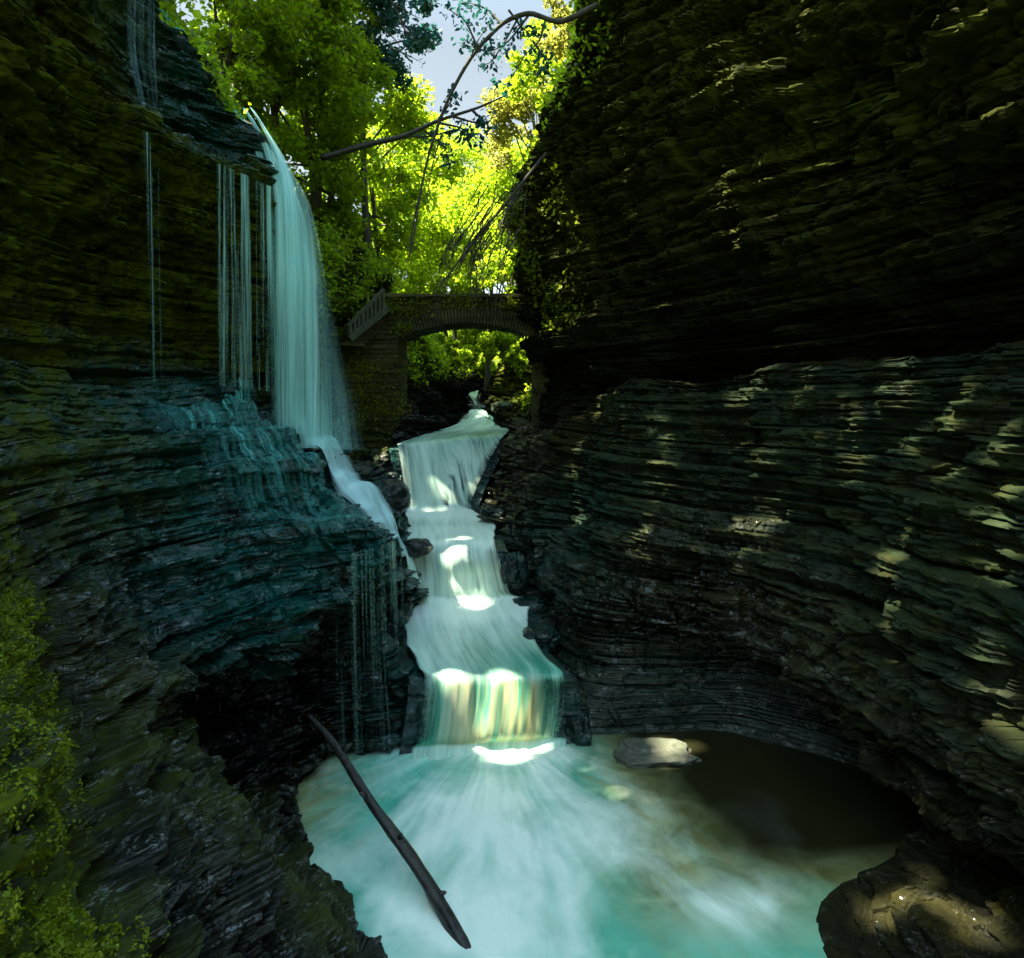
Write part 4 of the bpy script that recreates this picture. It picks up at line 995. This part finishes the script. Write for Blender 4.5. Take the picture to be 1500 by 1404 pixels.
def solid_wall(x0, x1, zlo, zhi, y0, y1, name, seed, parent, nx=220, nz=140, moss=.5, course=.17):
    """zlo, zhi: functions of x. front face at y0, back at y1, closed."""
    fn = lambda a, b: (x0 + (x1 - x0) * a, zlo(x0 + (x1 - x0) * a) * (1 - b) + zhi(x0 + (x1 - x0) * a) * b)
    X, Y, Z, off = masonry(fn, nx, nz, y0, 1, seed, course)
    Fr = np.stack([X, Y, Z], -1)
    Bk = np.stack([X, 0 * X + y1, Z], -1)
    # sweep front -> over the edges -> back as one closed ring grid
    V = np.concatenate([Fr.reshape(-1, 3), Bk.reshape(-1, 3)])
    n = nx * nz
    f1 = grid_faces(nz, nx); f2 = grid_faces(nz, nx, True) + n
    def strip(ids, fl):
        q = np.stack([ids[:-1], ids[1:], ids[1:] + n, ids[:-1] + n], -1)
        return q[:, ::-1] if fl else q
    idx = np.arange(n).reshape(nz, nx)
    fs = [f1, f2, strip(idx[0], True), strip(idx[-1], False), strip(idx[:, 0], False), strip(idx[:, -1], True)]
    o = np.ones(2 * n)
    return new_mesh(name, V, np.concatenate(fs), M['stone'], parent, {'wet': 0 * o, 'algae': 0 * o, 'moss': moss * o}, smooth=False)


def P24(u, v, y=24.0): return P(u, v, y)
xs0, xs1 = P24(583, 490)[0], P24(786, 490)[0]
xc = P24(690, 0)[0]; zcr = P24(0, 474)[2]; zsp = P24(0, 496)[2]
hw = (xs1 - xs0) / 2; xm = (xs0 + xs1) / 2
rise = zcr - zsp; Rad = (hw * hw + rise * rise) / (2 * rise); zc0 = zcr - Rad
intr = lambda x: zc0 + np.sqrt(np.maximum(Rad**2 - np.clip(np.asarray(x) - xm, -hw, hw)**2, 0))
RING = .52
ztop = P24(0, 436)[2]
top = lambda x: 0 * np.asarray(x) + ztop
extr = lambda x: zc0 + np.sqrt(np.maximum((Rad + RING)**2 - (np.asarray(x) - xm)**2, 0))
solid_wall(xs0 - .9, xs1 + .6, lambda x: np.minimum(extr(x) - .03, ztop - .1), top, 24.0, 25.9, 'spandrel_wall', 5, br, 260, 60, .5)
# arch ring of long thin voussoirs
s = Soup()
th1 = math.asin(hw / Rad)
nv = 46
for i in range(nv):
    t0 = -th1 + 2 * th1 * i / nv + .002; t1 = -th1 + 2 * th1 * (i + 1) / nv - .002
    yo = 23.95 + random.uniform(-.03, .03); ro = Rad + RING + random.uniform(-.04, .05); ri = Rad + random.uniform(-.02, .02)
    v = []
    for yy in (yo, 25.93):
        for r_, t_ in ((ri, t0), (ri, t1), (ro, t1), (ro, t0)):
            v.append((xm + r_ * math.sin(t_), yy, zc0 + r_ * math.cos(t_)))
    s.add(np.array(v), np.array([(0, 1, 2, 3), (7, 6, 5, 4), (0, 4, 5, 1), (1, 5, 6, 2), (2, 6, 7, 3), (3, 7, 4, 0)]))
s.build('arch_ring', M['stone'], br, False)
# coping of thin slabs
s, s2 = Soup(), Soup()
xx = xs0 - .9
while xx < xs1 + .5:
    l = random.uniform(.4, .8)
    s.add(*box((xx + l / 2, 24.1 + random.uniform(-.03, .03), ztop + .06), (l - .015, .5, .11 + random.uniform(-.02, .03))))
    s2.add(*box((xx + l / 2, 25.75, ztop + .06), (l - .015, .4, .12)))
    xx += l
s.build('coping', M['stone'], br, False); s2.build('coping', M['stone'], br, False)
s = Soup(); s.add(*box(((xs0 + xs1) / 2, 24.95, ztop + .02), (xs1 - xs0 + 1.4, 1.2, .06))); s.build('deck', M['stone'], br, False)
# pier
xpl, xpr = P(496, 0, 24)[0], xs0 + .02
solid_wall(xpl, xpr, lambda x: 0 * x - 1.6, lambda x: np.interp(x, [xpl, xpl + .5, xpr - .1], [1.9, 2.35, zsp + .55]), 23.9, 26.0, 'pier', 9, br, 160, 260, .5)
solid_wall(xs1 - .12, xs1 + 1.2, lambda x: 0 * x - 1.2, lambda x: 0 * x + zsp + .6, 24.05, 25.9, 'abutment', 10, br, 90, 160, .3)
settle(br)

# ivy on the bridge
rng = np.random.default_rng(77)
q = []
for (u, v, sd, n) in ((680, 440, 14, 260), (600, 450, 22, 300), (560, 450, 10, 160), (745, 445, 8, 120), (590, 480, 8, 200), (530, 540, 22, 520), (560, 600, 18, 520), (540, 580, 26, 500), (520, 620, 14, 240)):
    c = rng.normal(size=(n, 2)) * np.array([sd, sd * .45]) + np.array([u, v])
    q += [P(a, b, 23.86 + rng.uniform(-.06, .06)) for a, b in c]
tag(leaves('ivy', np.array(q), .10, M['leaf_m'], None, rng, .2), 'tufts of moss and ivy clinging to the bridge face', 'ivy', kind='stuff')

# stair railing left of the bridge
a0, a1 = P(512, 497, 22.6), P(568, 452, 23.7)
b0, b1 = P(509, 478, 22.6), P(562, 424, 23.7)
rl = empty('stair_railing', tuple(a0)); tag(rl, 'sloping slatted stair railing climbing to the bridge end', 'railing')


def beam(a, b, w, h):
    d = b - a; L = np.linalg.norm(d); d = d / L
    sd = np.cross(d, [0, 0, 1]); sd /= np.linalg.norm(sd); up = np.cross(sd, d)
    v = np.array([p_ + sd * w * i + up * h * j for p_ in (a, b) for i in (-.5, .5) for j in (-.5, .5)])
    return v, np.array([(0, 1, 3, 2), (4, 6, 7, 5), (0, 4, 5, 1), (2, 3, 7, 6), (0, 2, 6, 4), (1, 5, 7, 3)])


s = Soup(); s.add(*beam(b0, b1, .10, .09)); s.build('handrail', M['rail'], rl, False)
s = Soup(); s.add(*beam(a0, a1, .16, .2)); s.build('stringer', M['rail'], rl, False)
for k in range(9):
    f = (k + .5) / 9
    s = Soup(); s.add(*box(((a0 + (a1 - a0) * f) + (b0 + (b1 - b0) * f)) / 2 * np.array([1, 1, 1]), (.085, .05, abs((b0 + (b1 - b0) * f)[2] - (a0 + (a1 - a0) * f)[2])), .4)); s.build('baluster', M['rail'], rl, False)
settle(rl)
st = empty('stone_stairs', tuple(P(512, 500, 23))); tag(st, 'stone steps behind the slatted railing beside the bridge', 'stairs')
for k in range(10):
    f = k / 9
    c = a0 + (a1 - a0) * f + np.array([-.35, .7, -.05])
    s = Soup(); s.add(*box(c, (1.3, .42, .24), .5)); s.build('step', M['stone'], st, False)
settle(st)


# ------------------------------------------------------------------ branches over the gorge
def curve(pts, n=40):
    pts = np.array(pts, float)
    return spline_rows(pts, np.arange(len(pts), dtype=float), np.linspace(0, len(pts) - 1, n))


def bough(name, main, r0, r1, subs, mat_leaf, label, cat, leafsz=.14, seed=1, nl=26, bark='bark', group=None):
    rng = np.random.default_rng(seed)
    C = curve(main, 50)
    o = empty(name, tuple(C[0])); tag(o, label, cat, group)
    s = Soup(); s.add(*tube(C, np.linspace(r0, r1, 50), 8, .15, seed))
    tw = Soup(); L = []
    for sb in subs:
        D = curve(sb, 22); tw.add(*tube(D, np.linspace(r1 * 1.2 + (.012 if mat_leaf else .004), .004, 22), 6))
        for i in range(4, 22):
            for _ in range(nl // 10 if nl >= 10 else (1 if rng.random() < nl / 10 else 0)):
                L.append(D[i] + rng.normal(size=3) * .16 * np.array([1, .8, .6]) - np.array([0, 0, .05]))
    s.build('limb', M[bark], o)
    if subs: tw.build('twig', M['twig'], o)
    if L and mat_leaf: leaves('foliage', np.array(L), leafsz, M[mat_leaf], o, rng, .5, 'hex', .4)
    settle(o)


yb = 17.5
bough('overhanging_branch', [P(875, 8, 17.0), P(820, 32, 17), P(775, 20, 17.2), P(735, 36, 17.4), P(690, 85, 17.6), P(655, 150, 17.8), P(630, 220, 18), P(615, 285, 18.1), P(604, 335, 18.2), P(600, 372, 18.2)], .075, .016,
      [[P(735, 36, 17.4), P(715, 15, 17.6), P(690, 5, 17.8), P(660, 0, 18)], [P(775, 22, 17.2), P(745, 60, 17.5), P(715, 75, 17.6), P(670, 62, 17.7)], [P(700, 70, 17.5), P(680, 30, 17.6), P(650, 10, 17.8)],
       [P(760, 25, 17.3), P(740, 60, 17.4), P(720, 90, 17.4), P(706, 95, 17.4)], [P(800, 25, 17.1), P(790, 60, 17.1), P(770, 80, 17.2), P(745, 120, 17.2), P(725, 130, 17.3)], [P(690, 85, 17.6), P(700, 60, 17.8), P(720, 30, 17.9)],
       [P(780, 60, 17), P(800, 90, 17), P(790, 110, 17.1)], [P(745, 15, 17.4), P(770, 45, 17.5), P(800, 40, 17.6)]], 'leaf_t', 'arched leafy branch hanging across the sky gap from the shaded cliff rim', 'branch', .15, 5, 36)
bough('overhanging_branch', [P(470, 232, 21), P(540, 212, 21), P(590, 200, 21), P(640, 178, 21), P(700, 158, 21), P(740, 140, 21)], .10, .025,
      [[P(590, 200, 21), P(630, 200, 21), P(670, 190, 21), P(690, 205, 21)], [P(640, 178, 21), P(660, 150, 21), P(665, 130, 21)], [P(640, 180, 21), P(680, 190, 21.2), P(700, 215, 21.3)], [P(660, 170, 21), P(700, 180, 21), P(720, 165, 21)],
       [P(620, 190, 21), P(650, 215, 21), P(655, 235, 21)], [P(690, 160, 21), P(715, 185, 21), P(710, 200, 21)]], 'leaf_t', 'dark dead looking bough reaching from the waterfall slope with blue green leaves', 'branch', .17, 6, 30, 'deadwood')
bough('overhanging_branch', [P(556, -30, 19), P(575, 5, 19), P(595, 40, 19), P(612, 62, 19)], .03, .012,
      [[P(575, 5, 19), P(600, 20, 19), P(620, 30, 19)], [P(585, 25, 19), P(600, 55, 19), P(632, 66, 19)], [P(570, 70, 19), P(595, 80, 19), P(618, 92, 19)], [P(565, 0, 19), P(590, 0, 19), P(612, 8, 19)], [P(560, 40, 19), P(580, 60, 19), P(590, 75, 19)]], 'leaf_t', 'small blue green leafy spray against the sky beside the waterfall slope', 'branch', .14, 9, 14)
# bare twigs hanging over the bridge
subs = []
rng = np.random.default_rng(21)
for k in range(34):
    u0, v0 = rng.uniform(690, 775), rng.uniform(265, 340)
    u1, v1 = u0 - rng.uniform(20, 85), v0 + rng.uniform(75, 135)
    subs.append([P(u0, v0, 19), P(u0 * .65 + u1 * .35 + rng.uniform(-16, 12), v0 * .6 + v1 * .4, 19 + rng.uniform(-.3, .3)), P(u0 * .35 + u1 * .65 + rng.uniform(-14, 10), v0 * .3 + v1 * .7, 19 + rng.uniform(-.4, .4)), P(u1 + rng.uniform(-5, 12), v1, 19)])
    subs.append([P(u0 * .5 + u1 * .5, v0 * .5 + v1 * .5, 19), P(u1 + 12, v1 - 12, 19), P(u1 + rng.uniform(0, 26), v1 + rng.uniform(0, 20), 19)])
bough('bare_branch', [P(800, 225, 19), P(770, 262, 19), P(730, 312, 19), P(690, 360, 19), P(655, 405, 19), P(635, 430, 19)], .05, .012, subs, None, 'bare branch of fine twigs drooping in front of the bridge parapet', 'branch', seed=4)
subs = []
for k in range(5):
    u0 = 612 - k * 3; subs.append([P(u0 + 8, 255 + 18 * k, 18.1), P(u0 + 4, 290 + 18 * k, 18.1), P(u0 - 4, 340 + 12 * k, 18.1), P(u0 - 6, 372 + 12 * k, 18.1)])
bough('bare_branch', [P(648, 195, 18), P(634, 240, 18.1), P(626, 290, 18.1), P(634, 330, 18.1)], .022, .008, subs, None, 'thin bare twigs trailing from the arched branch in the sky gap', 'branch', seed=8)

# ------------------------------------------------------------------ near mossy bank
rng = np.random.default_rng(91)
TP, TL = tpL[:, None] + 0 * tlL[None, :], tlL[None, :] - 1 + 0 * tpL[:, None]
nz = np.clip(fbm(GL[..., 0] * 1.6, GL[..., 1] * 1.6, GL[..., 2] * 1.6, 4) * 2.6 + .5, 0, 1)
UU = 750 + F * GL[..., 0] / np.maximum(GL[..., 1], .5)
mk = nz * bell(TP, 2.6, 4.0, 6.2, 7) * bell(TL, -1, -.8, -.12, .30) * (GL[..., 1] > 1.5)
mk = mk + nz * np.clip(strip * 1.4, 0, 1) * np.clip((VL - 760) / 120, 0, 1) * .8
p = scatter(GL, mk, 110000, .014, rng)
tag(leaves('moss', p, .026, M['leaf_m'], None, rng, .5, 'hex'), 'bright moss cushions on the near rock bank by the viewer', 'moss', kind='stuff')


def fern(loc, size, seed, label):
    rng = np.random.default_rng(seed)
    o = empty('fern', tuple(loc)); tag(o, label, 'fern', 'small ferns on the near mossy bank')
    for k in range(7):
        az = rng.uniform(0, 2 * np.pi); L = size * rng.uniform(.7, 1.1)
        t = np.linspace(0, 1, 12)
        d = np.array([math.cos(az), math.sin(az), 0]) * .8 + np.array([.45, -.25, 0])
        c = d[None, :] * (t * L)[:, None] + np.stack([0 * t, 0 * t, L * (.55 * t - .85 * t**2)], -1)
        sd = np.cross(d, [0, 0, 1]); sd /= np.linalg.norm(sd)
        V, Fc = [], []
        for i in range(1, 12):
            w = L * .26 * math.sin(math.pi * (.12 + .88 * (1 - t[i]))) + .004
            for sg in (-1, 1):
                b = len(V); q = c[i]; tip = q + sd * sg * w + d * L * .07 - np.array([0, 0, w * .25])
                V += [q - d * L * .03, (q + tip) / 2 + d * L * .03 + np.array([0, 0, .006]), tip, (q + tip) / 2 - d * L * .035]
                Fc.append((b, b + 1, b + 2, b + 3))
        f = new_mesh('frond', np.array(V), np.array(Fc), M['leaf_m'], o, smooth=False)


SPOTS = [(30, 880), (62, 905), (25, 960), (70, 1010), (40, 1060), (85, 1090), (30, 1130), (78, 1160), (20, 1230), (50, 1250), (30, 1330), (60, 1370)]
ORD = ['topmost', 'second', 'third', 'fourth', 'fifth', 'sixth', 'seventh', 'eighth', 'ninth', 'tenth', 'eleventh', 'lowest']
for i, (u, v) in enumerate(SPOTS):
    dv = Vector(((u - 750) / F, 1, (590 - v) / F)).normalized()
    h = BL.ray_cast(Vector((0, 0, 0)), dv)
    if h[0] is None: continue
    fern(np.array(h[0]), .10, 700 + i, 'small bright fern on the near mossy bank, ' + ORD[i] + (' of all' if i in (0, 11) else ' from the top'))

# ------------------------------------------------------------------ light, sky, camera
w = bpy.data.worlds.new("World"); SC.world = w; w.use_nodes = True
nt = w.node_tree; nt.nodes.clear()
sky = nt.nodes.new('ShaderNodeTexSky'); sky.sky_type = 'NISHITA'; sky.sun_disc = False
sky.sun_elevation = SUN_EL; sky.sun_rotation = SUN_AZ
sky.air_density = .8; sky.dust_density = 1.0; sky.ozone_density = 2.0
bg = nt.nodes.new('ShaderNodeBackground'); bg.inputs[1].default_value = .13
wo = nt.nodes.new('ShaderNodeOutputWorld')
tc = nt.nodes.new('ShaderNodeTexCoord'); sx = nt.nodes.new('ShaderNodeSeparateXYZ'); nt.links.new(tc.outputs['Generated'], sx.inputs[0])
rm = nt.nodes.new('ShaderNodeMapRange'); rm.interpolation_type = 'SMOOTHSTEP'
rm.inputs[1].default_value = .45; rm.inputs[2].default_value = .75; rm.inputs[3].default_value = .36; rm.inputs[4].default_value = 1.0
nt.links.new(sx.outputs[2], rm.inputs[0])
mm = nt.nodes.new('ShaderNodeMix'); mm.data_type = 'RGBA'; mm.blend_type = 'MULTIPLY'; mm.inputs[0].default_value = 1.0
bw = nt.nodes.new('ShaderNodeRGBToBW'); nt.links.new(sky.outputs[0], bw.inputs[0])
r2 = nt.nodes.new('ShaderNodeMapRange'); r2.inputs[1].default_value = .45; r2.inputs[2].default_value = .75; r2.inputs[3].default_value = .72; r2.inputs[4].default_value = .1
nt.links.new(sx.outputs[2], r2.inputs[0])
m3 = nt.nodes.new('ShaderNodeMix'); m3.data_type = 'RGBA'; nt.links.new(r2.outputs[0], m3.inputs[0]); nt.links.new(sky.outputs[0], m3.inputs[6]); nt.links.new(bw.outputs[0], m3.inputs[7])
nt.links.new(m3.outputs[2], mm.inputs[6]); nt.links.new(rm.outputs[0], mm.inputs[7])
m2 = nt.nodes.new('ShaderNodeMix'); m2.data_type = 'RGBA'; m2.blend_type = 'MULTIPLY'; nt.links.new(rm.outputs[0], m2.inputs[0])
m2.inputs[7].default_value = (.80, 1.0, .82, 1)
nt.links.new(mm.outputs[2], m2.inputs[6]); nt.links.new(m2.outputs[2], bg.inputs[0]); nt.links.new(bg.outputs[0], wo.inputs[0])
sl = bpy.data.lights.new('sun', 'SUN'); sl.energy = 5; sl.angle = math.radians(.53); sl.color = (1, .92, .70)
so = bpy.data.objects.new('sun', sl); COL.objects.link(so)
so.rotation_euler = Vector(-SD).to_track_quat('-Z', 'Y').to_euler(); so.location = (-10, 30, 40)

cam = bpy.data.cameras.new('camera'); co = bpy.data.objects.new('camera', cam); COL.objects.link(co)
co.rotation_euler = (math.pi / 2, 0, 0)
cam.sensor_width = 36; cam.lens = 36 * F / 1500
cam.shift_y = -(702 - 590) / 1500.0
cam.clip_end = 3000; cam.clip_start = .05
SC.camera = co
SC.view_settings.view_transform = 'Standard'; SC.view_settings.look = 'None'
SC.view_settings.exposure = 3.05
SC.view_settings.gamma = 1
SC.render.engine = 'CYCLES'
SC.cycles.use_denoising = True
SC.cycles.max_bounces = 9; SC.cycles.diffuse_bounces = 6; SC.cycles.glossy_bounces = 2; SC.cycles.transmission_bounces = 3; SC.cycles.transparent_max_bounces = 16
SC.cycles.caustics_reflective = False; SC.cycles.caustics_refractive = False
SC.cycles.sample_clamp_indirect = 4
